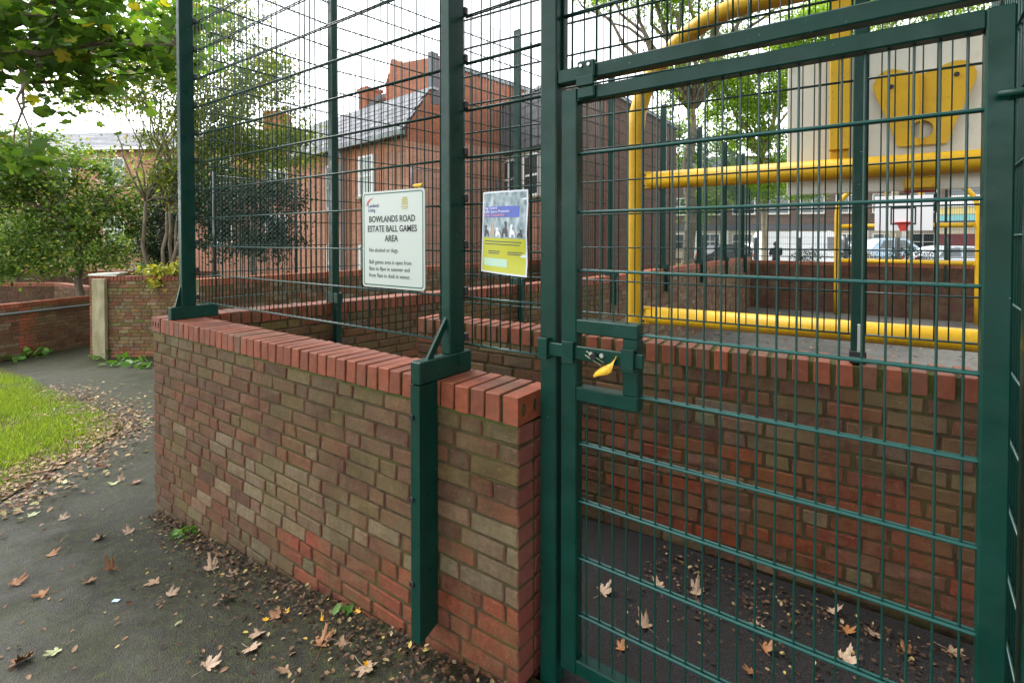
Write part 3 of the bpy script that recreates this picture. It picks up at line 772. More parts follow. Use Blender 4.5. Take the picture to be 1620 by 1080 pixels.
# fence on the baffle wall
bd = (BA1 - BA0).normalized(); bang = math.atan2(bd.y, bd.x); bn = Vector((-bd.y, bd.x, 0))
def on_baf(X, off=0.11): return BA0 + bd * ((X - BA0.x) / bd.x) + bn * off
for X, lab, n_c in ((-2.53, 'green steel post with gusset foot at the left end of the baffle wall', 1), (-0.085, 'green steel post on the baffle wall, seen through the middle of the gate', 1), (0.40, 'green steel post at the right end of the baffle wall, behind the gate stile', 14)):
    p = on_baf(X, 0.07)
    if X < -2: post(lab, p.x, p.y, bang, TOPZ, FTOP, arm=(-0.06, 0.13), group='posts on the baffle wall', n_clip=n_c)
    else:
        post(lab, p.x, p.y, bang, TOPZ, FTOP, w=0.055, dpt=0.06, group='posts on the baffle wall', clips=(X > 0))
        if X < 0:
            ft = [o for o in COL.objects if o.name.startswith('fence_post') and o.parent is None and o.get('label') == lab][0]
            MB().cham((0, 0, 0.03), (0.066, 0.072, 0.058), 0.004).build('foot_clamp', M['black'], ft, keep=False)
            MB().cham((0.004, -0.036, 0.12), (0.014, 0.012, 0.13), 0.003).build('foot_bolt', M['steel'], ft, keep=False)
pB0, pB1, pB2 = on_baf(-2.50, 0.13), on_baf(-0.085, 0.13), on_baf(0.38, 0.13)
panel('mesh_fence_panel', 'green mesh panel on the baffle wall left of its middle post', pB0, pB1, PBOT, FTOP - 0.02, group='panels on the baffle wall', mat='wire_far')
panel('mesh_fence_panel', 'narrow green mesh panel on the baffle wall behind the gate stile', pB1, pB2, PBOT, FTOP - 0.02, group='panels on the baffle wall', mat='wire_far')
# side panel right of the gate
panel('mesh_fence_panel', 'green mesh panel running inward from the gate hinge post at right', (0.302, 1.75), (0.345, 2.80), 0.06, FTOP - 0.02)

# ------------------------------------------------------------------ the gate
GY, GD = 1.600, 0.050
gp = thing('gate_post', 'square green steel latch post between the brick wall end and the gate', 'gate post', (-0.995, GY + 0.035, 0))
MB().cham((-0.995, GY + 0.035, (FTOP) / 2 - 0.03), (0.070, 0.070, FTOP + 0.06), 0.005).build('shaft', M['green'], gp)
MB().cham((-0.9555, GY + 0.055, (FTOP + EYE + 0.612) / 2), (0.008, 0.03, FTOP - EYE - 0.62), 0.002).build('mesh_edge_flat', M['green'], gp)
hp = thing('gate_post', 'green steel hinge post right of the gate at the picture edge', 'gate post', (0.305, GY + 0.04, 0))
MB().cham((0.305, GY + 0.04, FTOP / 2 - 0.03), (0.08, 0.08, FTOP + 0.06), 0.005).build('shaft', M['green'], hp)
tr = thing('transom_rail', 'green steel rail crossing above the gate', 'rail', (-0.35, GY + 0.03, EYE + 0.555))
MB().cham((-0.3475, GY + 0.03, EYE + 0.583), (1.222, 0.05, 0.05), 0.004).build('rail_bar', M['green'], tr)
panel('mesh_fence_panel', 'green mesh panel above the gate transom rail', (-0.955, GY + 0.045), (0.262, GY + 0.045), EYE + 0.612, FTOP - 0.02)
GX0, GX1, GZ0, GZ1 = -0.941, 0.240, EYE - 1.565, EYE + 0.531
gate = thing('gate', 'tall green steel mesh gate with a boxed latch, closed', 'gate', (GX1, GY, 0.0))
SW = 0.064
def gbox(name, a, b, parent=gate, e=0.004, mat='green'):
    return MB().cham([(a[i] + b[i]) / 2 for i in range(3)], [abs(b[i] - a[i]) for i in range(3)], e).build(name, M[mat], parent)
gbox('stile', (GX0, GY, GZ0), (GX0 + SW, GY + GD, GZ1)); gbox('stile', (GX1 - 0.052, GY, GZ0), (GX1, GY + GD, GZ1))
gbox('top_rail', (GX0 + SW - 0.001, GY + 0.001, GZ1 - 0.048), (GX1 - 0.051, GY + GD - 0.001, GZ1 - 0.0015))
gbox('bottom_rail', (GX0 + SW - 0.001, GY + 0.001, GZ0 + 0.0015), (GX1 - 0.051, GY + GD - 0.001, GZ0 + 0.055))
LBX, LBT, LBB = -0.647, EYE - 0.284, EYE - 0.574
gbox('latch_frame_top', (GX0 + SW - 0.001, GY - 0.002, LBT - 0.05), (LBX, GY + GD, LBT))
gbox('latch_frame_bottom', (GX0 + SW - 0.001, GY - 0.002, LBB), (LBX, GY + GD, LBB + 0.05))
gbox('latch_frame_side', (LBX - 0.055, GY - 0.001, LBB + 0.0495), (LBX - 0.0005, GY + GD - 0.001, LBT - 0.0495))
gx_in0, gx_in1 = GX0 + SW, GX1 - 0.052
gzs = [EYE + 0.303 - 0.2075 * k for k in range(9)]
k = 0; x = gx_in0 + 0.027
gy = GY + 0.030
def vw(x, z0, z1): MB().tube([(x, gy, z0), (x, gy, z1)], 0.0034, 6, caps=False).build('vertical_wire', M['wire'], gate)
while x < gx_in1 - 0.02:
    if x < LBX + 0.01: vw(x, GZ0 + 0.05, LBB + 0.01); vw(x, LBT - 0.01, GZ1 - 0.04)
    else: vw(x, GZ0 + 0.05, GZ1 - 0.04)
    x += 0.0505
for z in gzs:
    x0 = LBX - 0.01 if LBB < z < LBT else gx_in0 - 0.005
    for s in (-1, 1):
        MB().tube([(x0, gy + s * 0.0080, z), (gx_in1 + 0.005, gy + s * 0.0080, z)], 0.0047, 8, caps=False).build('horizontal_wire', M['wire_gate_sky_lit'], gate)
# slide bolt, keepers, latch hardware
BZ = EYE - 0.398
bolt = gbox('slide_bolt', (-0.992, GY - 0.022, BZ - 0.024), (-0.622, GY - 0.010, BZ + 0.024), e=0.003)
for xx in (-0.805, -0.765):
    MB().tube([(xx, GY - 0.022, BZ + 0.004), (xx, GY - 0.030, BZ + 0.004)], 0.0075, 10).build('bolt_head', M['steel'] if xx < -0.8 else M['steel'], bolt)
MB().tube([(-0.793, GY - 0.022, BZ), (-0.793, GY - 0.040, BZ - 0.002)], 0.011, 10).build('knob', M['black'], bolt)
for xx, w, par in ((-0.895, 0.045, gate), (-0.672, 0.045, gate), (-1.0, 0.040, gp)):
    kp = MB(); kp.cham((xx, GY - 0.030, BZ), (w, 0.008, 0.064), 0.002)
    kp.cham((xx, GY - 0.0175, BZ + 0.0345), (w, 0.033, 0.006), 0.001); kp.cham((xx, GY - 0.0175, BZ - 0.0345), (w, 0.033, 0.006), 0.001)
    kp.build('bolt_keeper', M['green'], par)
sp = thing('gate_stop_plate', 'green bent stop plate bolted over the transom and the gate top', 'gate stop', (-0.84, GY, EYE + 0.56))
MB().cham((-0.838, GY - 0.004, EYE + 0.587), (0.068, 0.014, 0.062), 0.005).build('upper_plate', M['green'], sp)
MB().cham((-0.838, GY - 0.012, EYE + 0.545), (0.068, 0.012, 0.034), 0.003).build('bent_lip', M['green'], sp)
MB().cham((-0.836, GY - 0.0075, EYE + 0.507), (0.066, 0.012, 0.042), 0.005).build('lower_plate', M['green'], sp)
for xx in (-0.855, -0.825): MB().tube([(xx, GY - 0.011, EYE + 0.60), (xx, GY - 0.016, EYE + 0.60)], 0.006, 8).build('rivet', M['steel'], sp)
hg = MB().tube([(0.205, GY - 0.022, EYE + 0.325), (0.31, GY - 0.022, EYE + 0.325)], 0.008, 10).build('hinge_pin', M['green'], gate)
MB().cham((0.25, GY - 0.008, EYE + 0.325), (0.05, 0.016, 0.022), 0.003).build('hinge_pin', M['green'], gate)
MB().cham((0.305, GY - 0.008, EYE + 0.325), (0.04, 0.018, 0.04), 0.003).build('hinge_bracket', M['green'], hp)

# ------------------------------------------------------------------ writing
def text_mesh(body, size, loc, mat, parent, align='CENTER', bold=0.0, name='lettering', space=1.0, rot=(math.pi / 2, 0, 0), sx=1.0):
    cu = bpy.data.curves.new(name, 'FONT'); cu.body = body; cu.size = size; cu.align_x = align; cu.align_y = 'CENTER'; cu.offset = bold; cu.space_line = space; cu.resolution_u = 3; cu.extrude = 0.0002
    o = bpy.data.objects.new(name, cu); COL.objects.link(o)
    bpy.context.view_layer.update()
    me = bpy.data.meshes.new_from_object(o.evaluated_get(bpy.context.evaluated_depsgraph_get()))
    bpy.data.objects.remove(o)
    me.materials.clear(); me.materials.append(mat)
    t = bpy.data.objects.new(name, me); COL.objects.link(t)
    t.location = loc; t.rotation_euler = rot; t.scale = (sx, 1, 1)
    if parent:
        t.parent = parent; t.matrix_parent_inverse = Matrix.LocRotScale(parent.location, parent.rotation_euler, parent.scale).inverted()
    return t
def rrect(x0, x1, z0, z1, r, y, n=5):
    P = []
    for cx, cz, a0 in ((x1 - r, z1 - r, 0), (x0 + r, z1 - r, 90), (x0 + r, z0 + r, 180), (x1 - r, z0 + r, 270)):
        for k in range(n + 1):
            a = R_(a0 + 90 * k / n); P.append((cx + r * math.cos(a), y, cz + r * math.sin(a)))
    return P
SX0, SX1, SZ0, SZ1, SY = -2.120, -1.680, EYE - 0.237, EYE + 0.232, 1.650
sg = thing('notice_sign', 'white enamel ball games area sign with green border on the front mesh', 'sign', (-1.9, SY, SZ0))
sg.rotation_euler = (0, 0, 0)
MB().prism(rrect(SX0, SX1, SZ0, SZ1, 0.018, SY - 0.003), (0, 0.006, 0)).build('sign_plate', M['sign_white'], sg)
bo = MB(); o_ = rrect(SX0 + 0.009, SX1 - 0.009, SZ0 + 0.009, SZ1 - 0.009, 0.014, SY - 0.0036); i_ = rrect(SX0 + 0.0145, SX1 - 0.0145, SZ0 + 0.0145, SZ1 - 0.0145, 0.010, SY - 0.0036)
n_ = len(o_); bo.add(o_ + i_, [(k, (k + 1) % n_, n_ + (k + 1) % n_, n_ + k) for k in range(n_)]); bo.build('border', M['sign_green'], sg)
yt = SY - 0.0042; sxm = (SX0 + SX1) / 2
for k, ln in enumerate(('BOWLANDS ROAD', 'ESTATE BALL GAMES', 'AREA')):
    text_mesh(ln, 0.043, (sxm - 0.005, yt, EYE + 0.095 - k * 0.047), M['ink'], sg, bold=0.0007, sx=0.88)
text_mesh('No alcohol or dogs.', 0.029, (SX0 + 0.05, yt, EYE - 0.055), M['ink_grey'], sg, 'LEFT', sx=0.92)
for k, ln in enumerate(('Ball games area is open from', '8am to 8pm in summer and', 'from 9am to dusk in winter.')):
    text_mesh(ln, 0.029, (SX0 + 0.05, yt, EYE - 0.113 - k * 0.033), M['ink_grey'], sg, 'LEFT', sx=0.90)
text_mesh('Lambeth', 0.026, (SX0 + 0.045, yt, EYE + 0.163), M['logo_blue'], sg, 'LEFT', sx=0.9)
text_mesh('Living', 0.026, (SX0 + 0.045, yt, EYE + 0.141), M['logo_blue'], sg, 'LEFT', sx=0.9)
sw = [(SX0 + 0.032, yt, EYE + 0.160), (SX0 + 0.036, yt, EYE + 0.182), (SX0 + 0.055, yt, EYE + 0.196), (SX0 + 0.090, yt, EYE + 0.204), (SX0 + 0.058, yt, EYE + 0.188), (SX0 + 0.044, yt, EYE + 0.174)]
MB().prism(sw, (0, 0.0004, 0)).build('red_swoosh', M['logo_red'], sg)
em = MB()
for (zc, w, h) in ((0.193, 0.030, 0.008), (0.183, 0.040, 0.008), (0.173, 0.038, 0.007), (0.1635, 0.042, 0.008), (0.151, 0.044, 0.006), (0.142, 0.036, 0.004)):
    em.prism(rrect(sxm + 0.088 - w / 2, sxm + 0.088 + w / 2, EYE + zc - h / 2, EYE + zc + h / 2, h * 0.45, yt, 3), (0, 0.0004, 0))
em.build('gold_emblem', M['logo_gold'], sg)
for xx in (SX0 + 0.03, SX1 - 0.03): MB().cham((xx, SY + 0.012, EYE), (0.03, 0.02, 0.3), 0.002).build('fixing_rail', M['black'], sg)

# poster in a clear sleeve, slightly bowed
PX0, PX1, PZ0, PZ1, PY = -1.335, -1.125, EYE - 0.128, EYE + 0.186, 1.650
ps = thing('poster', 'dog control consultation poster, blue and lime, in a plastic sleeve', 'poster', ((PX0 + PX1) / 2, PY, PZ0))
def bow(u, w, off=0.0):
    x = PX0 + (PX1 - PX0) * u; z = PZ0 + (PZ1 - PZ0) * w
    y = PY - 0.010 * math.sin(math.pi * u) - 0.008 * (1 - w) * u + 0.004 * math.sin(9 * w) * u - off
    return (x - 0.012 * (1 - w) * (1 - u), y, z - 0.014 * (1 - w) * u)
def pquad(name, u0, u1, w0, w1, mat, off, n=8, m=6):
    mb = MB(); vs = [bow(u0 + (u1 - u0) * i / n, w0 + (w1 - w0) * j / m, off) for j in range(m + 1) for i in range(n + 1)]
    mb.add(vs, [(j * (n + 1) + i, j * (n + 1) + i + 1, (j + 1) * (n + 1) + i + 1, (j + 1) * (n + 1) + i) for j in range(m) for i in range(n)], True)
    return mb.build(name, mat, ps)
pquad('sleeve', -0.03, 1.03, -0.02, 1.02, M['sleeve'], 0.0)
pquad('photograph', 0, 1, 0.43, 1, M['poster_photo'], 0.0008); pquad('lime_panel', 0, 1, 0, 0.43, M['poster_lime'], 0.0008)
pquad('blue_title_band', 0.03, 0.86, 0.69, 0.83, M['poster_blue'], 0.0014)
pquad('pale_strip', 0.05, 0.62, 0.07, 0.17, M['poster_pale'], 0.0014)
dog = [(-.5, 0), (-.42, .45), (-.3, .62), (-.34, .85), (-.2, 1.0), (-.02, .97), (.12, .88), (.0, .78), (-.02, .6), (.3, .5), (.45, .2), (.5, 0), (.32, 0), (.25, .2), (-.1, .22), (-.15, 0)]
for k, (u, w, h, mt) in enumerate(((0.10, 0.13, 0.15, 'poster_dog'), (0.25, 0.12, 0.18, 'poster_dog2'), (0.40, 0.13, 0.12, 'poster_white'), (0.56, 0.14, 0.20, 'poster_dog'), (0.73, 0.13, 0.16, 'poster_white'), (0.89, 0.12, 0.10, 'poster_dog'))):
    sg_ = -1 if k % 2 else 1
    MB().prism([bow(u + sg_ * a_ * w, 0.445 + b_ * h, 0.0020) for a_, b_ in dog], (0, 0.0004, 0)).build('printed_dog', M[mt], ps)
def ptext(s, u, w, size, mat):
    b = bow(u, w, 0.0022); text_mesh(s, size, (b[0], PY - 0.0165, b[2]), mat, ps, 'LEFT', rot=(math.pi / 2, 0, 0.0), sx=0.8)
ptext('Dog Control', 0.06, 0.805, 0.0165, M['poster_white']); ptext('Public Spaces Protection', 0.06, 0.76, 0.0165, M['poster_white']); ptext('Order Consultation', 0.06, 0.715, 0.0165, M['poster_pink'])
for k, (u0, u1, w) in enumerate(((0.06, 0.92, 0.385), (0.06, 0.88, 0.35), (0.16, 0.45, 0.26), (0.16, 0.42, 0.235), (0.62, 0.94, 0.26), (0.62, 0.9, 0.235))):
    pquad('print_line', u0, u1, w - 0.006, w + 0.006, M['ink_grey'], 0.0014, 4, 1)

# ------------------------------------------------------------------ yellow goals
def build_goal(label):
    W, ZS, RAD, r = 3.4, 2.92, 0.80, 0.063
    root = thing('ball_goal', label, 'goal', (0, 0, 0), 0, 'yellow tube goals on the court')
    arc = [(0, 0, 0), (0, 0, 1.0), (0, 0, 2.0), (0, 0, ZS)]
    for k in range(1, 9):
        a = math.pi / 2 * k / 8; arc.append((RAD - RAD * math.cos(a), 0, ZS + RAD * math.sin(a)))
    arc2 = [(W - p[0], 0, p[2]) for p in reversed(arc)]
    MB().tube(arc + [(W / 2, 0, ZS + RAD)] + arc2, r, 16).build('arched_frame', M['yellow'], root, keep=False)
    for z in (1.585, 2.58):
        b = MB().tube([(0.105, 0, z), (W - 0.105, 0, z)], r * 1.02, 16).build('crossbar', M['yellow'], root, keep=False)
        for s, x in ((1, 0.09), (-1, W - 0.09)):
            MB().cham((x, 0, z), (0.075, 0.075, 0.125), 0.004).build('flange', M['yellow'], b, keep=False)
            for dz in (-0.04, 0.04): MB().tube([(x - 0.01 * s, -0.037, z + dz), (x - 0.01 * s, -0.045, z + dz)], 0.009, 8).build('bolt', M['black'], b, keep=False)
    x0, x1, z0, z1, yb = 1.0, 2.4, 2.44, 3.40, 0.115
    bd_ = MB().cham(((x0 + x1) / 2, yb, (z0 + z1) / 2), (x1 - x0, 0.03, z1 - z0), 0.004).build('backboard', M['board'], root, keep=False)
    cx = (x0 + x1) / 2
    MB().bb((x0 + 0.004, yb + 0.0155, z0 + 0.004), (x1 - 0.004, yb + 0.0185, z1 - 0.004)).build('board_face', M['white'], bd_, keep=False)
    tg = MB()
    for (a, b, c, d) in ((-0.31, 0.31, 0.60, 0.64), (-0.31, 0.31, 0.165, 0.205), (-0.31, -0.27, 0.205, 0.60), (0.27, 0.31, 0.205, 0.60)):
        tg.bb((cx + a, yb + 0.019, z0 + c), (cx + b, yb + 0.022, z0 + d))
    tg.build('target_square', M['ink'], bd_, keep=False)
    for x in (x0 + 0.29, x1 - 0.29):
        MB().cham((x, 0.03, (2.70 + ZS + RAD) / 2), (0.105, 0.08, ZS + RAD - 2.70), 0.004).build('hanger', M['yellow'], root, keep=False)
        MB().cham((x, 0.062, 2.675), (0.10, 0.05, 0.07), 0.004).build('hanger_clamp', M['yellow'], root, keep=False)
    # shaped mounting plate with a round hole
    outl = []
    for (px, pz) in ((-0.115, 0.0), (-0.165, 0.16), (-0.215, 0.29), (-0.235, 0.34), (-0.238, 0.385), (-0.222, 0.43), (-0.19, 0.458), (-0.15, 0.466), (-0.10, 0.452), (-0.05, 0.425), (0, 0.415), (0.05, 0.425), (0.10, 0.452), (0.15, 0.466), (0.19, 0.458), (0.222, 0.43), (0.238, 0.385), (0.235, 0.34), (0.215, 0.29), (0.165, 0.16), (0.115, 0.0)):
        outl.append((px, pz))
    hc, hr_ = (0.0, 0.09), 0.052; n = 120
    def ext(a):
        best = None; dx, dz = math.cos(a), math.sin(a)
        for i in range(len(outl)):
            (ax, az), (bx_, bz) = outl[i], outl[(i + 1) % len(outl)]
            ex, ez = bx_ - ax, bz - az; den = dx * ez - dz * ex
            if abs(den) < 1e-9: continue
            t = ((ax - hc[0]) * ez - (az - hc[1]) * ex) / den; u = ((ax - hc[0]) * dz - (az - hc[1]) * dx) / den
            if t > 0 and -1e-6 <= u <= 1 + 1e-6: best = t if best is None else max(best, t)
        return best
    pl = MB(); zb = 2.70; yf, yk = 0.055, 0.071
    ang = [2 * math.pi * k / n for k in range(n)]
    inn = [(cx + hc[0] + hr_ * math.cos(a), hc[1] + hr_ * math.sin(a)) for a in ang]
    out = []
    for a in ang:
        e_ = ext(a) or 0.2; out.append((cx + hc[0] + e_ * math.cos(a), hc[1] + e_ * math.sin(a)))
    vs = [(x, y, zb + z) for y in (yf, yk) for ring in (inn, out) for (x, z) in ring]
    fs = []
    for k in range(n):
        j = (k + 1) % n
        fs += [(k, j, n + j, n + k), (2 * n + k, 3 * n + k, 3 * n + j, 2 * n + j), (k, 2 * n + k, 2 * n + j, j), (n + k, n + j, 3 * n + j, 3 * n + k)]
    pl.add(vs, fs); plate = pl.build('mounting_plate', M['yellow'], root, keep=False)
    MB().cham((cx - 0.004, 0.047, zb + 0.20), (0.012, 0.014, 0.40), 0.001).build('stiffener', M['yellow'], plate, keep=False)
    for x, z in ((-0.15, 0.36), (0.15, 0.385)):
        MB().tube([(cx + x, 0.056, zb + z), (cx + x, 0.044, zb + z)], 0.013, 8).build('bolt', M['black'], plate, keep=False)
    MB().cham((cx, 0.06, 2.475), (0.16, 0.11, 0.07), 0.01).build('hoop_bracket', M['yellow'], root, keep=False)
    ring = [(cx + 0.225 * math.cos(2 * math.pi * k / 24), yb + 0.30 + 0.225 * math.sin(2 * math.pi * k / 24), 2.66) for k in range(25)]
    hoop = MB().tube(ring, 0.014, 8, caps=False).build('hoop', M['red_paint'], root, keep=False)
    MB().prism([(cx - 0.17, yb + 0.017, 2.655), (cx + 0.17, yb + 0.017, 2.655), (cx + 0.09, yb + 0.10, 2.655), (cx - 0.09, yb + 0.10, 2.655)], (0, 0, 0.012)).build('hoop_plate', M['red_paint'], hoop, keep=False)
    MB().prism([(cx - 0.15, yb + 0.03, 2.645), (cx + 0.15, yb + 0.03, 2.645), (cx + 0.07, yb + 0.03, 2.43), (cx - 0.07, yb + 0.03, 2.43)], (0, 0.012, 0)).build('hoop_gusset', M['red_paint'], hoop, keep=False)
    return root
goal = build_goal('near yellow tube goal with the back of its white backboard towards us')
goal.location = (-1.51, 3.66, -0.5); goal.rotation_euler = (0, 0, R_(4.3))
g2 = copy_tree(goal); tag(g2, 'far yellow tube goal with red hoop in front of the back wall')
g2.location = (1.93, 17.2, -0.5); g2.rotation_euler = (0, 0, R_(180 + 0)); g2.scale = (0.88, 0.88, 0.97)

# ------------------------------------------------------------------ houses
def local_build(mb, name, mat, root): return mb.build(name, M[mat], root, keep=False)
def window(root, x0, x1, z0, z1, y, mull=1, inner='glass', sill=True, out=-1, mid=True):
    """a window in the local plane y, facing local -y; panes, frame and sill are its pieces"""
    f = MB(); t = 0.07
    f.bb((x0, y - 0.05, z0), (x0 + t, y + 0.03, z1)); f.bb((x1 - t, y - 0.05, z0), (x1, y + 0.03, z1))
    f.bb((x0 + t, y - 0.048, z1 - t), (x1 - t, y + 0.028, z1 - 0.001)); f.bb((x0 + t, y - 0.048, z0 + 0.001), (x1 - t, y + 0.028, z0 + t))
    for k in range(mull):
        xm = x0 + (x1 - x0) * (k + 1) / (mull + 1); f.bb((xm - 0.03, y - 0.045, z0 + t), (xm + 0.03, y + 0.02, z1 - t))
    w = f.build('window', M['white'], root, keep=False)
    if mid: MB().bb((x0 + t, y - 0.042, (z0 + z1) / 2 - 0.03), (x1 - t, y + 0.018, (z0 + z1) / 2 + 0.03)).build('glazing_bar', M['white'], w, keep=False)
    for k in range(mull + 1):
        a = x0 + t + (x1 - x0 - 2 * t) * k / (mull + 1); b = x0 + t + (x1 - x0 - 2 * t) * (k + 1) / (mull + 1)
        MB().bb((a + 0.002, y - 0.018, z0 + t), (b - 0.002, y - 0.006, z1 - t)).build('pane', M[inner], w, keep=False)
    if sill: MB().bb((x0 - 0.06, y - 0.12, z0 - 0.07), (x1 + 0.06, y + 0.02, z0 - 0.002)).build('sill', M['cream'], w, keep=False)
    return w
# house A: red brick, slate mansard
HA0, HA1 = Vector((-16.6, 9.95, 0)), Vector((-9.9, 9.14, 0))
hd = HA1 - HA0; HL = hd.length
ha = thing('brick_house', 'red brick house with a steep grey slate skirt roof, behind the mesh fence', 'house', HA0, math.atan2(hd.y, hd.x))
ZE = EYE + 2.72
local_build(MB().bb((0, 0, -1.2), (HL, 6.5, ZE)), 'wall', 'house_brick', ha)
for k in range(int(HL / 0.115)):
    if k % 1 == 0: pass
sold = MB()
for k in range(int(HL / 0.11)): sold.bb((k * 0.11 + 0.004, -0.012, ZE - 0.40), (k * 0.11 + 0.104, 0.05, ZE - 0.09))
so = sold.build('soldier_course', M['soldier'], ha, keep=False, kind='stuff')
local_build(MB().bb((-0.1, -0.30, ZE - 0.08), (HL + 0.12, -0.20, ZE + 0.02)), 'gutter', 'pipe', ha)
ZR = EYE + 4.02
rf = local_build(MB().prism([(-0.05, -0.22, ZE - 0.06), (-0.05, 0.72, ZR - 0.03), (-0.05, 0.9, ZR - 0.03), (-0.05, 0.9, ZE - 0.06)], (HL - 0.02, 0, 0)), 'roof', 'cladding', ha)
local_build(MB().prism([(HL - 0.065, -0.02, ZE - 0.2), (HL - 0.065, -0.02, ZE + 0.17), (HL - 0.065, 0.72, ZR - 0.05), (HL - 0.065, 1.2, ZR - 0.05), (HL - 0.065, 1.2, ZE - 0.2)], (0.069, 0, 0)), 'gable_infill', 'house_brick2', ha)
sl_l = math.hypot(0.94, ZR - ZE); sl_a = math.atan2(ZR - ZE, 0.94)
slm = shared('slate', lambda: MB().box((0, 0, 0), (0.245, 0.30, 0.010)).mesh('slate'), M['slate'])
rows = 8
for r in range(rows):
    f = (r + 0.35) / rows
    for k in range(int(HL / 0.25) + 1):
        x = k * 0.25 + (0.125 if r % 2 else 0.0)
        if x > HL + 0.08: continue
        inst('slate', slm, rf, (x, -0.24 + 0.94 * f + random.uniform(-0.004, 0.004), ZE - 0.04 + (ZR - ZE) * f + 0.025), (1, 1, 1), (sl_a - 0.05, 0, random.uniform(-0.01, 0.01)))
local_build(MB().bb((-0.05, 0.70, ZR - 0.035), (HL + 0.09, 0.92, ZR + 0.03)), 'ridge', 'lead', rf)
for px0, px1, py0, py1 in ((507, 523, 262, 332), (571, 594, 249, 312)):
    t_ = 14.8 if px0 > 540 else 15.9
    a = (at(px0, 0, t_) - HA0).dot(hd.normalized()); b = (at(px1, 0, t_) - HA0).dot(hd.normalized())
    window(ha, a, max(b, a + 0.75), EYE + (378 - py1) / 810 * t_, EYE + (378 - py0) / 810 * t_, -0.02, mull=0, inner='curtain')
    window(ha, a, max(b, a + 0.75), EYE - 1.35, EYE - 0.15, -0.02, mull=0, inner='curtain')
xd = (at(541, 0, 15.3) - HA0).dot(hd.normalized())
local_build(MB().tube([(xd, -0.09, -1.1), (xd, -0.09, ZE - 0.3), (xd, -0.24, ZE - 0.08)], 0.06, 8), 'downpipe', 'downpipe', ha)
# rear taller block with the stepped gable
gb_pts = []
for px, py in ((674, 138), (674, 115), (642, 103), (609, 91), (600, 91), (597, 109), (582, 124), (583, 160)):
    p = at(px, py, 15.2); lx = (p - HA0).dot(hd.normalized()); gb_pts.append((lx, 1.0, p.z))
gx0, gx1 = min(p[0] for p in gb_pts), HL
gb_pts[0] = (HL - 0.01, 1.0, ZE - 0.3); gb_pts[1] = (HL - 0.01, 1.0, EYE + 4.95); gb_pts[-1] = (gx0, 1.0, ZE - 0.3)
local_build(MB().prism(gb_pts, (0, 0.35, 0)), 'gable_wall', 'house_brick2', ha)
local_build(MB().bb((gx0 + 1.2, 1.36, ZE - 0.4), (HL - 0.012, 4.6, EYE + 4.75)), 'rear_wall', 'house_brick2', ha)
local_build(MB().bb((gx0 + 1.1, 1.34, EYE + 4.752), (HL + 0.06, 4.7, EYE + 4.87)), 'parapet', 'lead', ha)
local_build(MB().bb((HL - 0.12, 0.72, ZR - 0.4), (HL + 0.02, 0.98, EYE + 5.0)), 'stack', 'cladding', ha)
up = []
for px, py in ((505, 165), (580, 148), (577, 130), (510, 146)):
    p = at(px, py, 16.2); up.append(((p - HA0).dot(hd.normalized()), 1.3 + (0.9 if py in (130, 146) else 0), p.z + (0.05 if py in (130, 146) else 0)))
local_build(MB().prism(up, (0, 0.05, -0.12)), 'upper_roof', 'slate', ha)
local_build(MB().bb((up[0][0] - 0.3, 1.5, ZR - 0.2), (up[1][0], 2.6, up[0][2] - 0.1)), 'dormer_wall', 'house_brick2', ha)
pch = at(507, 130, 16.6); lx = (pch - HA0).dot(hd.normalized())
ch = local_build(MB().bb((lx - 0.22, 1.6, ZR - 0.3), (lx + 0.3, 2.2, pch.z)), 'chimney', 'house_brick2', ha)
local_build(MB().bb((lx - 0.27, 1.55, pch.z + 0.002), (lx + 0.35, 2.25, pch.z + 0.1)), 'chimney_cap', 'house_brick2', ch)
# building C: slate-clad link with white windows
C0, C1 = Vector((-9.85, 12.9, 0)), Vector((-6.35, 11.3, 0)); cd = C1 - C0; CL = cd.length
bc = thing('link_building', 'grey clad building with white windows between the house and the brown hall', 'building', C0, math.atan2(cd.y, cd.x))
ZC = EYE + 4.05
local_build(MB().bb((0, 0, -1.0), (CL, 0.6, EYE + 1.05)), 'wall', 'house_brick', bc)
local_build(MB().bb((0.002, 0.02, EYE + 1.052), (CL - 0.002, 0.6, EYE + 2.55)), 'window_band_wall', 'cream', bc)
cl = local_build(MB().bb((-0.03, -0.10, EYE + 2.552), (CL + 0.03, 0.65, ZC)), 'upper_wall', 'cladding', bc)
tm = shared('slab', lambda: MB().box((0, 0, 0), (0.29, 0.014, 0.26)).mesh('tile'), M['slate'])
tm2 = Mat('dark_hung_tile', 0.5, (0.115, 0.115, 0.135)).m
tmh = shared('hung', lambda: MB().box((0, 0, 0), (0.29, 0.014, 0.26)).mesh('tile'), tm2)
for r in range(6):
    for k in range(int(CL / 0.3)):
        inst('hung_tile', tmh, cl, (k * 0.3 + 0.17 + (0.13 if r % 2 else 0), -0.115 - 0.004 * (r % 2), EYE + 2.70 + r * 0.235), (1, 1, 1), (-0.05, 0, 0))
local_build(MB().bb((-0.06, -0.16, ZC + 0.002), (CL + 0.06, 0.7, ZC + 0.08)), 'coping', 'lead', bc)
for k in range(3): window(bc, 0.25 + k * 1.3, 1.1 + k * 1.3, EYE + 1.2, EYE + 2.4, 0.0, mull=1)
# building B: long brown brick hall beside the court
bb_ = thing('brown_brick_hall', 'long dark brown brick hall beside the court', 'building', (-6.0, 10.9, 0))
local_build(MB().bb((-0.7, 0, -1.0), (0, 7.4, EYE + 3.9)), 'wall', 'brown_brick', bb_)
local_build(MB().bb((-0.78, -0.06, EYE + 3.902), (0.08, 7.48, EYE + 4.0)), 'roof_edge', 'lead', bb_)
local_build(MB().bb((0.0, 3.0, EYE + 0.4), (0.03, 3.8, EYE + 1.6)), 'louvre', 'cladding', bb_)
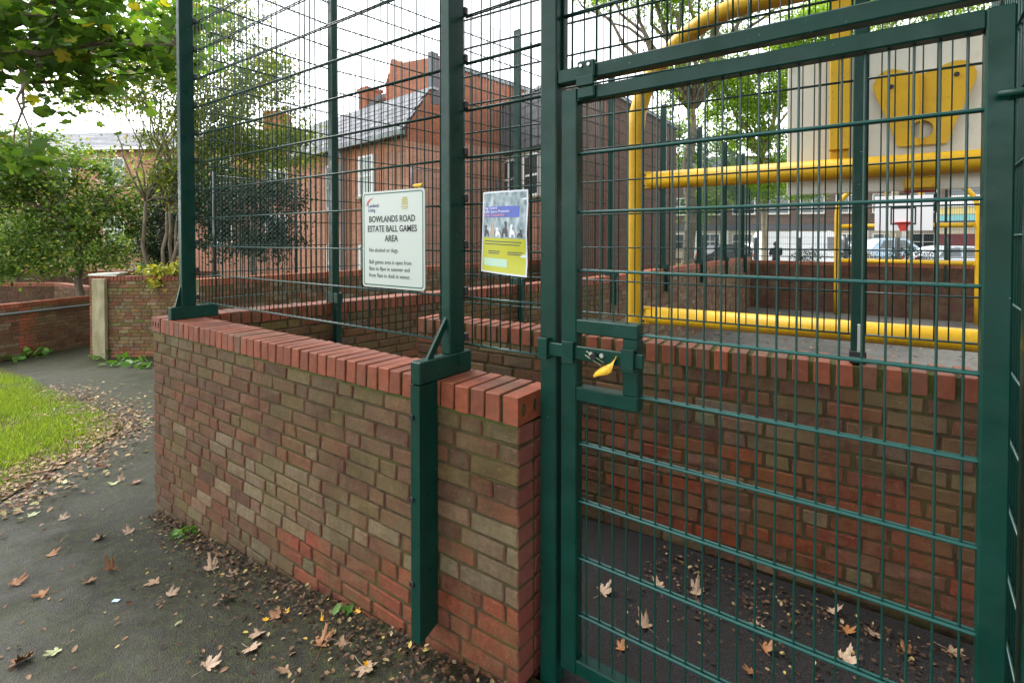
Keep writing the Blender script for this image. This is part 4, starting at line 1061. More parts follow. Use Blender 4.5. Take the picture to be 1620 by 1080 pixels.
# far left brick house under pale slates
L0, L1 = at(-120, 0, 25.5), at(490, 0, 24.0); ld = L1 - L0; ld.z = 0; LL = ld.length
hl = thing('brick_terrace', 'red brick terrace with pale slate roof behind the left trees', 'house', (L0.x, L0.y, 0), math.atan2(ld.y, ld.x))
ZL, ZLR = EYE + 4.35, EYE + 5.75
local_build(MB().bb((0, 0, -1.3), (LL, 6, ZL)), 'wall', 'house_brick', hl)
rl = local_build(MB().prism([(-0.2, -0.3, ZL - 0.05), (-0.2, 3.0, ZLR), (-0.2, 6.3, ZL - 0.05)], (LL + 0.4, 0, 0)), 'roof', 'slate', hl)
local_build(MB().bb((-0.2, -0.42, ZL - 0.12), (LL + 0.2, -0.31, ZL)), 'gutter', 'white', hl)
slf = MB(); na = math.atan2(ZLR - ZL, 3.3)
for r in range(12):
    f = (r + 0.5) / 12
    for k in range(int(LL / 0.5)):
        slf.box((k * 0.5 + 0.25 * (r % 2) + 0.1, -0.3 + 3.3 * f, ZL - 0.05 + (ZLR - ZL + 0.05) * f + 0.03), (0.49, 0.34, 0.012), Matrix.Rotation(na - 0.04, 3, 'X'))
slf.build('slate_courses', M['slate'], rl, keep=False, kind='stuff')
for x in np.arange(1.5, LL - 1.5, 2.7):
    for z in (-0.2, 2.6): window(hl, x, x + 1.1, EYE + z, EYE + z + 1.3, -0.02, mull=1)
chl = local_build(MB().bb((LL - 3.6, 2.4, ZL), (LL - 2.7, 3.6, ZLR + 0.9)), 'chimney', 'house_brick2', rl)
# street terrace beyond the court
def street_house(name, label, x0, x1, t0, t1, zt, parts, mat='terrace_brick', dep=7):
    a, b = at(x0, 0, t0), at(x1, 0, t1); d = b - a; d.z = 0; L = d.length
    o = thing(name, label, 'house', (a.x, a.y, 0), math.atan2(d.y, d.x))
    local_build(MB().bb((0, 0, -0.8), (L, dep, zt)), 'wall', mat, o)
    local_build(MB().prism([(-0.2, -0.4, zt + 0.002), (-0.2, dep / 2, zt + 2.2), (-0.2, dep + 0.3, zt + 0.002)], (L + 0.4, 0, 0)), 'roof', 'slate', o)
    for nm, u0, u1, z0, z1, y, m in parts: local_build(MB().bb((u0 * L, y - 0.06, EYE + z0), (u1 * L, y + 0.04, EYE + z1)), nm, m, o)
    return o, L
T1, L1_ = street_house('street_terrace', 'dark brick terrace with white windows across the street', 1040, 1480, 46, 40, EYE + 5.4,
    [('ground_floor_render', 0.0, 1.0, -1.7, 0.72, -0.03, 'cream'), ('fascia', 0, 1, 0.74, 1.25, -0.12, 'cladding')])
for k in range(9):
    window(T1, 1.0 + k * 2.6, 2.8 + k * 2.6, EYE + 2.1, EYE + 3.6, -0.04, mull=1)
    window(T1, 1.0 + k * 2.6, 2.6 + k * 2.6, EYE - 0.9, EYE + 0.45, -0.13, mull=1, sill=False)
    local_build(MB().bb((3.0 + k * 2.6, -0.2, EYE - 1.7), (3.3 + k * 2.6, 0.0, EYE + 0.7)), 'pilaster', 'white', T1)
T2, L2_ = street_house('shop_parade', 'shop parade with ochre and teal fascia and maroon shutters', 1484, 1680, 37, 33, EYE + 5.2,
    [('white_band', 0, 1, 2.25, 2.65, -0.2, 'white'), ('ochre_fascia', 0, 1, 1.72, 2.24, -0.1, 'ochre'), ('teal_fascia', 0, 1, 1.30, 1.71, -0.1, 'teal'),
     ('canopy_band', 0, 1, 0.95, 1.29, -0.25, 'cladding'), ('maroon_shutter', 0.02, 0.45, -1.7, 0.35, -0.05, 'maroon'), ('maroon_shutter', 0.5, 0.95, -1.7, 0.35, -0.05, 'maroon'), ('stall_band', 0, 1, 0.36, 0.94, -0.04, 'cream')])
for k in range(3): window(T2, 0.6 + k * 2.8, 2.4 + k * 2.8, EYE + 3.0, EYE + 4.5, -0.04, mull=1)

# ------------------------------------------------------------------ parked vehicles
def vehicle(name, label, cat, px, t, rz, prof, glass, W, paint, wheels, zg=-0.1, group='vehicles parked along the street', wr=0.32):
    p = at(px, 0, t)
    o = thing(name, label, cat, (p.x, p.y, zg), rz, group)
    L = max(q[0] for q in prof); ins = 0.10
    vs, fs = [], []; n = len(prof); belt = 1.0
    for side in (0, 1):
        for (x, z) in prof:
            tuck = ins * max(0.0, (z - belt)) / 0.6
            vs.append((x, (tuck if side == 0 else W - tuck), z))
    mb = MB(); mb.add(vs, [tuple(range(n)), tuple(reversed(range(n, 2 * n)))] + [((i + 1) % n, i, n + i, n + (i + 1) % n) for i in range(n)])
    mb.build('body', M[paint], o, keep=False)
    for poly in glass:
        for s in (0, 1):
            pp = []
            for (x, z) in poly:
                tuck = ins * max(0.0, (z - belt)) / 0.6
                pp.append((x, (tuck - 0.012) if s == 0 else (W - tuck + 0.012), z))
            MB().prism(pp, (0, 0.008 if s == 0 else -0.008, 0)).build('side_window', M['glass'], o, keep=False)
    for wx in wheels:
        for y in (0.10, W - 0.10):
            tw = MB().tube([(wx, y - 0.11, wr), (wx, y + 0.11, wr)], wr, 18).build('wheel', M['tyre'], o, keep=False)
            MB().tube([(wx, y - 0.118, wr), (wx, y + 0.118, wr)], wr * 0.6, 14).build('rim', M['car_silver'], tw, keep=False)
    for y in (0.18, W - 0.18):
        MB().cham((L - 0.02, y, 0.72), (0.10, 0.26, 0.16), 0.03).build('headlight', M['sign_white'], o, keep=False)
        MB().cham((0.02, y, 0.85), (0.08, 0.16, 0.24), 0.02).build('tail_light', M['red_paint'], o, keep=False)
    return o
van_p = [(0, 0.35), (0.0, 1.9), (0.1, 2.12), (3.2, 2.12), (3.65, 2.0), (4.35, 1.30), (5.05, 1.08), (5.2, 0.85), (5.2, 0.35)]
van_g = [[(3.0, 1.28), (3.0, 1.85), (3.55, 1.86), (4.12, 1.34), (4.0, 1.22)], [(3.78, 1.86), (3.85, 1.86), (4.38, 1.33), (4.28, 1.33)]]
vehicle('parked_van', 'white panel van parked beyond the court back wall', 'van', 1212, 26.0, R_(30), van_p, van_g, 1.9, 'van', (0.95, 4.25))
car_p = [(0, 0.3), (0, 0.85), (0.25, 0.98), (0.8, 1.42), (1.2, 1.5), (2.3, 1.48), (3.1, 0.98), (4.0, 0.86), (4.15, 0.6), (4.15, 0.3)]
car_g = [[(0.75, 1.02), (1.0, 1.38), (1.55, 1.42), (1.55, 1.02)], [(1.65, 1.02), (1.65, 1.42), (2.2, 1.40), (2.8, 1.02)]]
vehicle('parked_car', 'pale blue small van parked right of the white van', 'car', 1372, 29.5, R_(25), [(x * 0.9, z * 1.2) for x, z in car_p], [[(x * 0.9, z * 1.2) for x, z in g] for g in car_g], 1.7, 'car_blue', (0.75, 3.0))
vehicle('parked_car', 'silver car low behind the back wall under the hoop', 'car', 1455, 22.5, R_(22), [(x, z * 0.97) for x, z in car_p], [[(x, z * 0.97) for x, z in g] for g in car_g], 1.7, 'car_silver', (0.8, 3.3))
vehicle('parked_car', 'dark car parked left of the street tree', 'car', 1118, 29.0, R_(38), car_p, car_g, 1.7, 'car_dark', (0.8, 3.3), zg=-0.15)
vehicle('parked_car', 'white car parked between the dark car and the van', 'car', 1172, 31.5, R_(36), car_p, car_g, 1.7, 'van', (0.8, 3.3), zg=-0.1)
# street railing posts beyond the wall
rl_ = thing('street_railing', 'dark metal railing with square posts along the street', 'railing', (at(1110, 0, 21).x, at(1110, 0, 21).y, -0.2))
pp = [at(x, 0, t) for x, t in ((1110, 21.5), (1133, 21.3), (1195, 20.9), (1265, 20.4), (1338, 20.0), (1420, 19.6), (1500, 19.3), (1580, 19.0))]
for p in pp:
    MB().cham((p.x, p.y, 0.75), (0.12, 0.12, 1.9), 0.01, Matrix.Rotation(A, 3, 'Z')).build('post', M['car_dark'], rl_)
for a, b in zip(pp, pp[1:]):
    for z in (0.45, 0.95): MB().tube([(a.x, a.y, z), (b.x, b.y, z)], 0.018, 6).build('rail', M['car_dark'], rl_)

# chain-link fence by the red house
def chain(label, y0, y1, x, z0, z1, side):
    o = thing('chain_link_fence', label, 'fence', (x, y0, z0), math.pi / 2)
    L = y1 - y0; mb = MB(); s = 0.055; H = z1 - z0; r = 0.0017
    k = -H
    while k < L:
        for sg in (1, -1):
            a0 = max(0.0, k); a1 = min(L, k + H)
            if a1 > a0:
                if sg == 1: q0, q1 = (a0, 0, a0 - k), (a1, 0, a1 - k)
                else: q0, q1 = (a0, 0.004, H - (a0 - k)), (a1, 0.004, H - (a1 - k))
                mb.tube([q0, q1], r, 3, caps=False)
        k += s * 1.414
    mb.build('chain_link', M['pipe'], o, keep=False, kind='stuff')
    n = max(1, int(round(L / 1.3)))
    for i in range(n + 1): MB().tube([(L * i / n, 0.03, -0.35), (L * i / n, 0.03, H + 0.06)], 0.026, 8).build('post', M['car_dark'], o, keep=False)
    MB().tube([(0, 0.02, H), (L, 0.02, H)], 0.010, 6).build('top_rail', M['car_dark'], o, keep=False)
    return o
chain('grey chain-link fence in front of the dark shrubs, left of the red house', 3.7, 5.05, -8.3, EYE - 0.55, EYE + 0.97, 1)
chain('grey chain-link fence in front of the link building', 7.6, 12.0, -8.1, EYE - 0.55, EYE + 1.5, 1)

# ------------------------------------------------------------------ trees and shrubs
OVAL_V = np.array([(0, 0, 0), (0.28, 0.3, 0.06), (0.24, 0.7, 0.05), (0, 1, -0.06), (-0.24, 0.7, 0.05), (-0.28, 0.3, 0.06)], float)
OVAL_F = np.array([(0, 1, 2, 3), (0, 3, 4, 5)])
def maple_poly(curl=0.12):
    half = [(0.0, 0.0), (0.20, 0.02), (0.42, 0.06), (0.38, 0.22), (0.60, 0.42), (0.44, 0.52), (0.36, 0.70), (0.22, 0.62), (0.16, 0.86), (0.0, 1.02)]
    pts = half + [(-x, y) for x, y in reversed(half[1:-1])]
    return np.array([(x, y, curl * (x * x * 1.4 - 0.35 * (y - 0.4) ** 2)) for x, y in pts], float)
MAPLE_V = maple_poly(); MAPLE_F = np.array([[0, 1, 2, 3], [0, 3, 4, 5], [0, 5, 6, 7], [0, 7, 8, 9], [0, 9, 10, 11], [0, 11, 12, 13], [0, 13, 14, 15], [0, 15, 16, 17]])
def rand_rot(n, flat=0.0):
    a = RNG.uniform(0, 2 * np.pi, n)
    tilt = RNG.normal(0, 1.0 - flat * 0.75, n); roll = RNG.normal(0, 0.8 - flat * 0.5, n)
    ca, sa, ct, st, cr, sr = np.cos(a), np.sin(a), np.cos(tilt), np.sin(tilt), np.cos(roll), np.sin(roll)
    Z = np.zeros(n); O = np.ones(n)
    Rz = np.stack([np.stack([ca, -sa, Z], 1), np.stack([sa, ca, Z], 1), np.stack([Z, Z, O], 1)], 1)
    Rx = np.stack([np.stack([O, Z, Z], 1), np.stack([Z, ct, -st], 1), np.stack([Z, st, ct], 1)], 1)
    Ry = np.stack([np.stack([cr, Z, sr], 1), np.stack([Z, O, Z], 1), np.stack([-sr, Z, cr], 1)], 1)
    return Rz @ Rx @ Ry
def leaves(name, pos, size, mat, parent, V=OVAL_V, F=OVAL_F, flat=0.3, kind=None, var=0.35, keep=True):
    n = len(pos); Rm = rand_rot(n, flat); sc = size * RNG.uniform(1 - var, 1 + var, n)
    vv = np.einsum('nij,kj->nki', Rm, V) * sc[:, None, None] + pos[:, None, :]
    k = len(V); ff = (F[None] + (np.arange(n) * k)[:, None, None]).reshape(-1, F.shape[1])
    return np_mesh(name, vv.reshape(-1, 3), ff, mat, parent, keep=keep, kind=kind)
def clumps(blobs, n_clump, n_leaf, spread):
    w = np.array([b[1][0] * b[1][1] * b[1][2] for b in blobs]) ** 0.7; w /= w.sum()
    cs = []
    for i in RNG.choice(len(blobs), n_clump, p=w):
        c, r = blobs[i]; u = RNG.normal(size=3); u /= np.linalg.norm(u); u *= RNG.uniform(0.25, 1.0) ** 0.5
        cs.append(np.array(c) + u * np.array(r))
    cs = np.array(cs)
    idx = RNG.integers(0, n_clump, n_leaf)
    sp = spread * RNG.uniform(0.5, 1.3, n_clump)
    pos = cs[idx] + RNG.normal(size=(n_leaf, 3)) * sp[idx][:, None] * np.array([1, 1, 0.6])
    return cs, pos
def limb(mb, a, b, r0, r1, sag=0.15, n=6, wig=0.06):
    a, b = Vector(a), Vector(b); L = (b - a).length; pts, rs = [], []
    for i in range(n + 1):
        f = i / n; p = a.lerp(b, f); p.z += sag * L * math.sin(math.pi * f)
        if 0 < i < n: p += Vector([random.uniform(-1, 1) * wig * L * 0.4 for _ in range(3)])
        pts.append(p); rs.append(r0 + (r1 - r0) * f)
    mb.tube(pts, rs, 7, caps=True); return pts
def tree(name, label, base, fork, r, blobs, n_clump, n_leaf, spread, size, leafm, barkm='bark', cat='tree', V=OVAL_V, F=OVAL_F, flat=0.3, n_limb=14, stems=1, group=None, twigs=60, lean=None):
    base, fork = Vector(base), Vector(fork)
    o = thing(name, label, cat, base, 0, group)
    cs, pos = clumps(blobs, n_clump, n_leaf, spread)
    tk = MB()
    tips = []
    for s in range(stems):
        off = Vector((random.uniform(-1, 1), random.uniform(-1, 1), 0)) * (0.12 * stems if stems > 1 else 0)
        f2 = fork + Vector((random.uniform(-1, 1), random.uniform(-1, 1), random.uniform(-.3, .3))) * (0.6 if stems > 1 else 0)
        tips.append(limb(tk, base + off - Vector((0, 0, 0.15)), f2, r, r * 0.68, 0.0, 7, 0.05)[-1])
    tk.build('trunk', M[barkm], o)
    lb = MB(); sel = RNG.choice(len(cs), min(n_limb, len(cs)), replace=False); ends = []
    for j, i in enumerate(sel):
        st = tips[j % len(tips)]; pt = limb(lb, st, cs[i], r * 0.45, r * 0.08, 0.06, 6, 0.10); ends += pt[2:]
    for i in RNG.choice(len(cs), min(twigs, len(cs)), replace=False):
        c = Vector(cs[i]); e = min(ends, key=lambda p: (p - c).length)
        limb(lb, e, c, max(0.006, r * 0.10), 0.004, 0.03, 4, 0.12)
    lb.build('limbs', M[barkm], o)
    leaves('crown', pos, size, M[leafm], o, V, F, flat)
    return o
def B(x, y, t, rx, ry=None, rz=None): return (tuple(at(x, y, t)), (rx, ry or rx, rz or rx))
# overhanging maple, near, top left
tree('maple_tree', 'maple tree reaching in overhead at top left with large lobed leaves', (-8.6, -1.6, gz(-8.6)), (-8.2, -1.0, 2.6), 0.17,
     [B(60, 40, 5.4, 0.85, 0.85, 0.42), B(160, 85, 5.6, 0.8, 0.8, 0.36), B(245, 60, 6.0, 0.85, 0.85, 0.45), B(30, 130, 5.2, 0.5, 0.5, 0.25), B(215, 20, 5.8, 0.8, 0.8, 0.4), B(-60, 60, 5.0, 0.9, 0.9, 0.6), B(120, -30, 5.4, 1.0, 1.0, 0.4), B(10, 245, 4.6, 0.28, 0.28, 0.2), B(85, 150, 5.3, 0.4, 0.4, 0.15)],
     105, 2900, 0.26, 0.105, 'leaf_maple', V=MAPLE_V, F=MAPLE_F, flat=0.55, n_limb=16, twigs=85)
# unseen maple added overhead at right for its shade, suggested by the fallen leaves
tree('maple_tree', 'unseen large maple added right of the camera to shade the gate', (4.6, -2.2, 0.0), (4.4, -2.0, 4.2), 0.24,
     [((3.6, -0.6, 5.6), (2.0, 2.0, 1.0)), ((5.5, 1.6, 5.4), (2.2, 2.2, 1.3)), ((1.5, -3.2, 5.8), (2.2, 2.0, 0.9)), ((4.8, -3.2, 6.4), (2.4, 2.4, 1.2)), ((-1.6, -4.6, 6.2), (2.0, 2.0, 0.9)), ((5.6, 0.8, 3.4), (1.2, 1.8, 1.2)), ((0.4, -1.6, 5.6), (2.0, 1.5, 0.8)), ((-1.6, -2.0, 5.7), (1.4, 1.3, 0.7))],
     260, 16000, 0.34, 0.21, 'leaf_maple', V=MAPLE_V, F=MAPLE_F, flat=0.5, n_limb=18, twigs=30)
for i, (x_, y_) in enumerate(((6.8, 1.6), (6.6, 6.2), (7.2, 11.2))):  # dense trees added out of view to block sky light from the right
    tree('court_tree', ('nearest', 'middle', 'farthest')[i] + ' of the unseen dense trees added right of the court to block light', (x_ + 1.2, y_, -0.3), (x_ + 1.2, y_, 2.2), 0.2,
         [((x_, y_, 4.2), (1.9, 2.4, 2.6)), ((x_ + 1, y_ + 0.6, 6.2), (2.2, 2.4, 2.0)), ((x_ + 0.4, y_ - 0.8, 2.2), (1.5, 1.8, 1.3))], 150, 8000, 0.42, 0.24, 'leaf_dark', group='added shade trees right of the court', n_limb=12, twigs=20)
# thin many-stemmed tree behind the left post
tb = at(292, 405, 12.5); tb.z = gz(-13)
tree('thin_stemmed_tree', 'sparse tree with many thin bare stems behind the left fence post', tb, at(268, 330, 12.3), 0.05,
     [B(200, 120, 12, 1.1, 1.1, 0.9), B(150, 150, 12, 0.8, 0.8, 0.4), B(260, 90, 12.2, 1.3, 1.3, 1.2), B(350, 110, 12.4, 1.5, 1.5, 1.5), B(410, 170, 12.6, 1.2, 1.2, 1.2), B(380, 260, 12.6, 1.4, 1.4, 0.9), B(320, 250, 12.5, 1.3, 1.3, 1.3), B(450, 235, 12.8, 0.7, 0.7, 0.8), B(345, 20, 12.4, 0.9, 0.9, 0.8)],
     320, 32000, 0.28, 0.08, 'leaf_thin', n_limb=70, stems=6, twigs=200, flat=0.2)
tb = at(124, 440, 14.0); tb.z = -1.0
tree('leafy_bush_tree', 'dense bright green bush tree rising over the boundary walls at left', tb, at(124, 370, 14.0), 0.11,
     [B(60, 235, 13.8, 1.2, 1.2, 0.5), B(150, 245, 14.2, 0.9, 0.9, 0.6), B(215, 330, 14.3, 0.7, 0.7, 0.9), B(-40, 250, 13.6, 1.2, 1.2, 0.9), B(110, 330, 14, 1.3, 1.3, 1.1), B(40, 340, 13.8, 1.2, 1.2, 1.1), B(170, 350, 14.2, 1.0, 1.0, 0.9), B(90, 270, 14, 1.0, 1.0, 0.7), B(185, 285, 14.2, 0.6, 0.6, 0.5), B(0, 285, 13.5, 0.9, 0.9, 0.8), B(130, 400, 14, 1.4, 1.4, 0.5), B(20, 410, 13.8, 1.1, 1.1, 0.5)],
     260, 27000, 0.24, 0.10, 'leaf_bush', n_limb=26, twigs=110, flat=0.45)
tb = at(30, 430, 17.0); tb.z = -1.0
tree('leafy_bush_tree', 'darker bush tree at far left beyond the dense bright one', tb, at(20, 390, 17.0), 0.12,
     [B(-20, 330, 17, 1.8, 1.8, 1.6), B(60, 380, 17.3, 1.5, 1.5, 1.0), B(200, 400, 17.5, 1.6, 1.6, 0.7)], 90, 7000, 0.32, 0.12, 'leaf_bush', n_limb=16, twigs=40)
tb = at(255, 430, 13.6); tb.z = -1.0
tree('dark_evergreen_shrub', 'very dark evergreen shrub beside the left fence post', tb, at(258, 400, 13.6), 0.07,
     [B(258, 370, 13.6, 0.55, 0.55, 0.75), B(275, 330, 13.8, 0.6, 0.6, 0.6), B(250, 405, 13.6, 0.5, 0.5, 0.35)], 80, 10000, 0.16, 0.06, 'leaf_dark', cat='shrub', n_limb=10, twigs=20)
tb = at(400, 430, 10.6); tb.z = -0.6
tree('dark_evergreen_shrub', 'dark evergreen shrub behind the chain-link fence', tb, at(400, 400, 10.6), 0.07,
     [B(380, 350, 10.6, 0.8, 0.8, 0.9), B(435, 350, 11.2, 0.6, 0.6, 0.9), B(345, 330, 11.0, 0.7, 0.7, 0.9)], 110, 15000, 0.2, 0.06, 'leaf_dark', cat='shrub', n_limb=10, twigs=20)
tb = at(255, 436, 11.3); tb.z = EYE - 0.86
yp = tree('variegated_shrub', 'yellow variegated shrub spilling over the path wall', tb, tb + Vector((0, 0, 0.1)), 0.02,
     [B(255, 427, 11.2, 0.45, 0.3, 0.10), B(285, 425, 11.2, 0.35, 0.3, 0.12), B(235, 432, 11.1, 0.25, 0.2, 0.06), B(245, 448, 10.95, 0.25, 0.1, 0.1)], 45, 750, 0.07, 0.085, 'leaf_yellow', cat='shrub', n_limb=8, twigs=20)
# court-side and street trees at right
tb = at(1092, 400, 21.5); tb.z = -0.3
tree('court_tree', 'tall forked tree with thick grey trunk beyond the court corner', tb, at(1092, 175, 21.5), 0.27,
     [B(1000, -20, 21, 2.0, 2.0, 1.0), B(1120, 20, 21.5, 2.4, 2.4, 1.3), B(1060, -90, 21.5, 3.5, 3.5, 1.5), B(1050, 120, 20.5, 0.9, 0.9, 0.7), B(1065, 190, 20.5, 0.8, 0.8, 0.9), B(1130, 110, 20.5, 1.1, 1.1, 0.8), B(930, -20, 20.5, 1.2, 1.2, 0.5), B(1200, -40, 21, 2.4, 2.4, 1.0)],
     260, 21000, 0.36, 0.13, 'leaf_bright', n_limb=22, twigs=90)
tb = at(1212, 410, 24.5); tb.z = -0.2
tree('street_tree', 'bright feathery-leaved tree with slim trunk beside the white van', tb, at(1205, 250, 24.5), 0.17,
     [B(1075, 240, 23, 1.1, 1.1, 1.4), B(1130, 120, 23.5, 1.3, 1.3, 1.0), B(1105, 330, 23, 0.7, 0.7, 0.6), B(1160, 190, 24, 1.5, 1.5, 1.5), B(1215, 140, 24, 1.6, 1.6, 1.2), B(1230, 240, 24, 1.2, 1.2, 1.1), B(1140, 260, 23.5, 0.9, 0.9, 1.1), B(1190, 300, 24, 1.4, 1.4, 0.6), B(1120, 310, 23.2, 0.6, 0.6, 0.8), B(1290, 60, 24, 2.2, 2.2, 1.4), B(1270, 300, 24.5, 0.9, 0.9, 0.5)],
     400, 44000, 0.30, 0.12, 'leaf_bright', 'bark_pale', n_limb=26, twigs=90, flat=0.15)
tb = at(1413, 405, 30); tb.z = -0.1
tree('street_tree', 'pale trunked street tree directly behind the far backboard', tb, at(1413, 240, 30), 0.24,
     [B(1330, 30, 30, 3, 3, 2), B(1430, 0, 30, 3.5, 3.5, 2.0), B(1540, 20, 29, 3, 3, 1.8), B(1400, 130, 30, 2.5, 2.5, 1.5), B(1620, 60, 28, 2.5, 2.5, 2.0)], 240, 26000, 0.5, 0.15, 'leaf_bright', 'bark_pale', n_limb=22, twigs=60)
hb = at(1440, 400, 20.2)
tree('clipped_hedge', 'low green shrub behind the court back wall under the far hoop', (hb.x, hb.y, -0.1), (hb.x, hb.y, 0.4), 0.03,
     [B(1440, 402, 20.2, 0.8, 0.5, 0.35), B(1350, 405, 20.4, 0.5, 0.4, 0.3), B(1280, 405, 20.6, 0.6, 0.4, 0.25)], 50, 3000, 0.14, 0.06, 'leaf_dark', cat='shrub', n_limb=8, twigs=16)

# person by the street tree
def person(label, px, t, zg):
    p = at(px, 0, t)
    o = thing('person', label, 'person', (p.x, p.y, zg), A + R_(70))
    J = {'pel': (0, 0, 0.86), 'chest': (0.06, 0, 1.18), 'neck': (0.14, 0, 1.36), 'head0': (0.20, 0, 1.44),
         'sl': (0.12, 0.17, 1.32), 'el': (0.16, 0.22, 1.08), 'wl': (0.32, 0.10, 1.16), 'sr': (0.12, -0.17, 1.32), 'er': (0.16, -0.22, 1.08), 'wr': (0.32, -0.10, 1.18),
         'hl': (0, 0.09, 0.82), 'kl': (0.05, 0.10, 0.47), 'al': (0.0, 0.10, 0.08), 'tl': (0.15, 0.11, 0.04), 'hr': (0, -0.09, 0.82), 'kr': (0.05, -0.10, 0.47), 'ar': (0, -0.10, 0.08), 'tr': (0.15, -0.11, 0.04)}
    rad = {'pel': .15, 'chest': .16, 'neck': .065, 'head0': .06, 'sl': .085, 'el': .06, 'wl': .045, 'sr': .085, 'er': .06, 'wr': .045, 'hl': .10, 'kl': .07, 'al': .05, 'tl': .045, 'hr': .10, 'kr': .07, 'ar': .05, 'tr': .045}
    ed = [('pel', 'chest'), ('chest', 'neck'), ('neck', 'head0'), ('chest', 'sl'), ('sl', 'el'), ('el', 'wl'), ('chest', 'sr'), ('sr', 'er'), ('er', 'wr'), ('pel', 'hl'), ('hl', 'kl'), ('kl', 'al'), ('al', 'tl'), ('pel', 'hr'), ('hr', 'kr'), ('kr', 'ar'), ('ar', 'tr')]
    ks = list(J); me = bpy.data.meshes.new('body'); me.from_pydata([J[k] for k in ks], [(ks.index(a), ks.index(b)) for a, b in ed], []); me.update()
    b = bpy.data.objects.new('body', me); COL.objects.link(b)
    b.modifiers.new('s', 'SKIN'); sd = b.modifiers.new('d', 'SUBSURF'); sd.levels = sd.render_levels = 1
    for i, k in enumerate(ks):
        me.skin_vertices[0].data[i].radius = (rad[k], rad[k]); me.skin_vertices[0].data[i].use_root = (k == 'pel')
    bpy.context.view_layer.update()
    m2 = bpy.data.meshes.new_from_object(b.evaluated_get(bpy.context.evaluated_depsgraph_get())); bpy.data.objects.remove(b)
    m2.materials.clear(); m2.materials.append(M['coat']); m2.polygons.foreach_set('use_smooth', [True] * len(m2.polygons))
    nb = bpy.data.objects.new('body', m2); COL.objects.link(nb); nb.parent = o
    def ball(name, c, r, mat, par):
        bm = bmesh.new(); bmesh.ops.create_uvsphere(bm, u_segments=16, v_segments=10, radius=1)
        for v in bm.verts: v.co = Vector((v.co.x * r[0] + c[0], v.co.y * r[1] + c[1], v.co.z * r[2] + c[2]))
        mm = bpy.data.meshes.new(name); bm.to_mesh(mm); bm.free(); mm.materials.append(M[mat]); mm.polygons.foreach_set('use_smooth', [True] * len(mm.polygons))
        q = bpy.data.objects.new(name, mm); COL.objects.link(q); q.parent = par; return q
    hd_ = ball('head', (0.235, 0, 1.53), (0.095, 0.078, 0.118), 'skin', o)
    ball('hair', (0.205, 0, 1.565), (0.098, 0.085, 0.105), 'hair', hd_); ball('nose', (0.33, 0, 1.52), (0.018, 0.014, 0.022), 'skin', hd_)
    for s in (-1, 1):
        ball('ear', (0.225, s * 0.078, 1.52), (0.02, 0.01, 0.03), 'skin', hd_)
        ball('eye', (0.318, s * 0.03, 1.545), (0.01, 0.012, 0.008), 'hair', hd_)
        h = ball('hand', (0.355, s * 0.085, 1.20), (0.045, 0.022, 0.04), 'skin', o)
        for f in range(4): MB().tube([(0.38, s * 0.08 + s * 0.002, 1.225 - f * 0.018), (0.425, s * 0.07, 1.235 - f * 0.018), (0.44, s * 0.05, 1.225 - f * 0.018)], [0.009, 0.008, 0.006], 6).build('finger', M['skin'], h, keep=False)
        MB().tube([(0.35, s * 0.075, 1.235), (0.375, s * 0.055, 1.255)], [0.01, 0.007], 6).build('thumb', M['skin'], h, keep=False)
    return o
person('person in a black coat bending forward beside the street tree trunk', 1228, 22.0, -0.12)

# ------------------------------------------------------------------ lawn, weeds and fallen leaves
edge = [(-60, 575), (0, 583), (40, 596), (80, 618), (135, 640), (178, 660), (192, 676), (170, 694), (120, 725), (60, 758), (0, 795), (-80, 840), (-200, 860), (-260, 700)]
lawn_xy = [(on_ground(x, y).x, on_ground(x, y).y) for x, y in edge]
sheet('lawn', lawn_xy, M['soil'], lambda x, y: gz(x) + 0.012, 0.4)
def inside(poly, P):
    x, y = P[:, 0], P[:, 1]; c = np.zeros(len(P), bool); j = len(poly) - 1
    for i in range(len(poly)):
        xi, yi = poly[i]; xj, yj = poly[j]
        c ^= ((yi > y) != (yj > y)) & (x < (xj - xi) * (y - yi) / (yj - yi + 1e-12) + xi); j = i
    return c
lx0, lx1 = min(p[0] for p in lawn_xy), max(p[0] for p in lawn_xy); ly0, ly1 = min(p[1] for p in lawn_xy), max(p[1] for p in lawn_xy)
def edge_dist(P):
    d = np.full(len(P), 9.0)
    for i in range(len(lawn_xy)):
        a = np.array(lawn_xy[i]); b = np.array(lawn_xy[(i + 1) % len(lawn_xy)]); ab = b - a
        t = np.clip(((P - a) @ ab) / (ab @ ab + 1e-9), 0, 1); d = np.minimum(d, np.linalg.norm(P - (a + t[:, None] * ab), axis=1))
    return d
def gza(x): return np.interp(x, [-30, -13.7, -4.4, -1.1], [-1.1, -0.93, -0.383, 0.0])
P = np.stack([RNG.uniform(lx0, lx1, 90000), RNG.uniform(ly0, ly1, 90000)], 1); P = P[inside(lawn_xy, P)]
dd_ = edge_dist(P); P = P[RNG.uniform(0, 1, len(P)) < np.clip((dd_ - 0.05) / 0.5, 0.03, 1)]
P = P[(RNG.uniform(0, 1, len(P)) < 0.35 + 0.65 * (np.sin(P[:, 0] * 3.1 + np.sin(P[:, 1] * 4.7)) * np.sin(P[:, 1] * 2.3 + P[:, 0]) > -0.35))]; P = P[:42000]; n = len(P); h = RNG.uniform(0.03, 0.085, n); a = RNG.uniform(0, 6.28, n); w = 0.004; bend = RNG.normal(0, 0.03, (n, 2))
z0 = gza(P[:, 0]) + 0.010
V0 = np.stack([P[:, 0] - np.cos(a) * w, P[:, 1] - np.sin(a) * w, z0], 1); V1 = np.stack([P[:, 0] + np.cos(a) * w, P[:, 1] + np.sin(a) * w, z0], 1)
V2 = np.stack([P[:, 0] + bend[:, 0], P[:, 1] + bend[:, 1], z0 + h], 1)
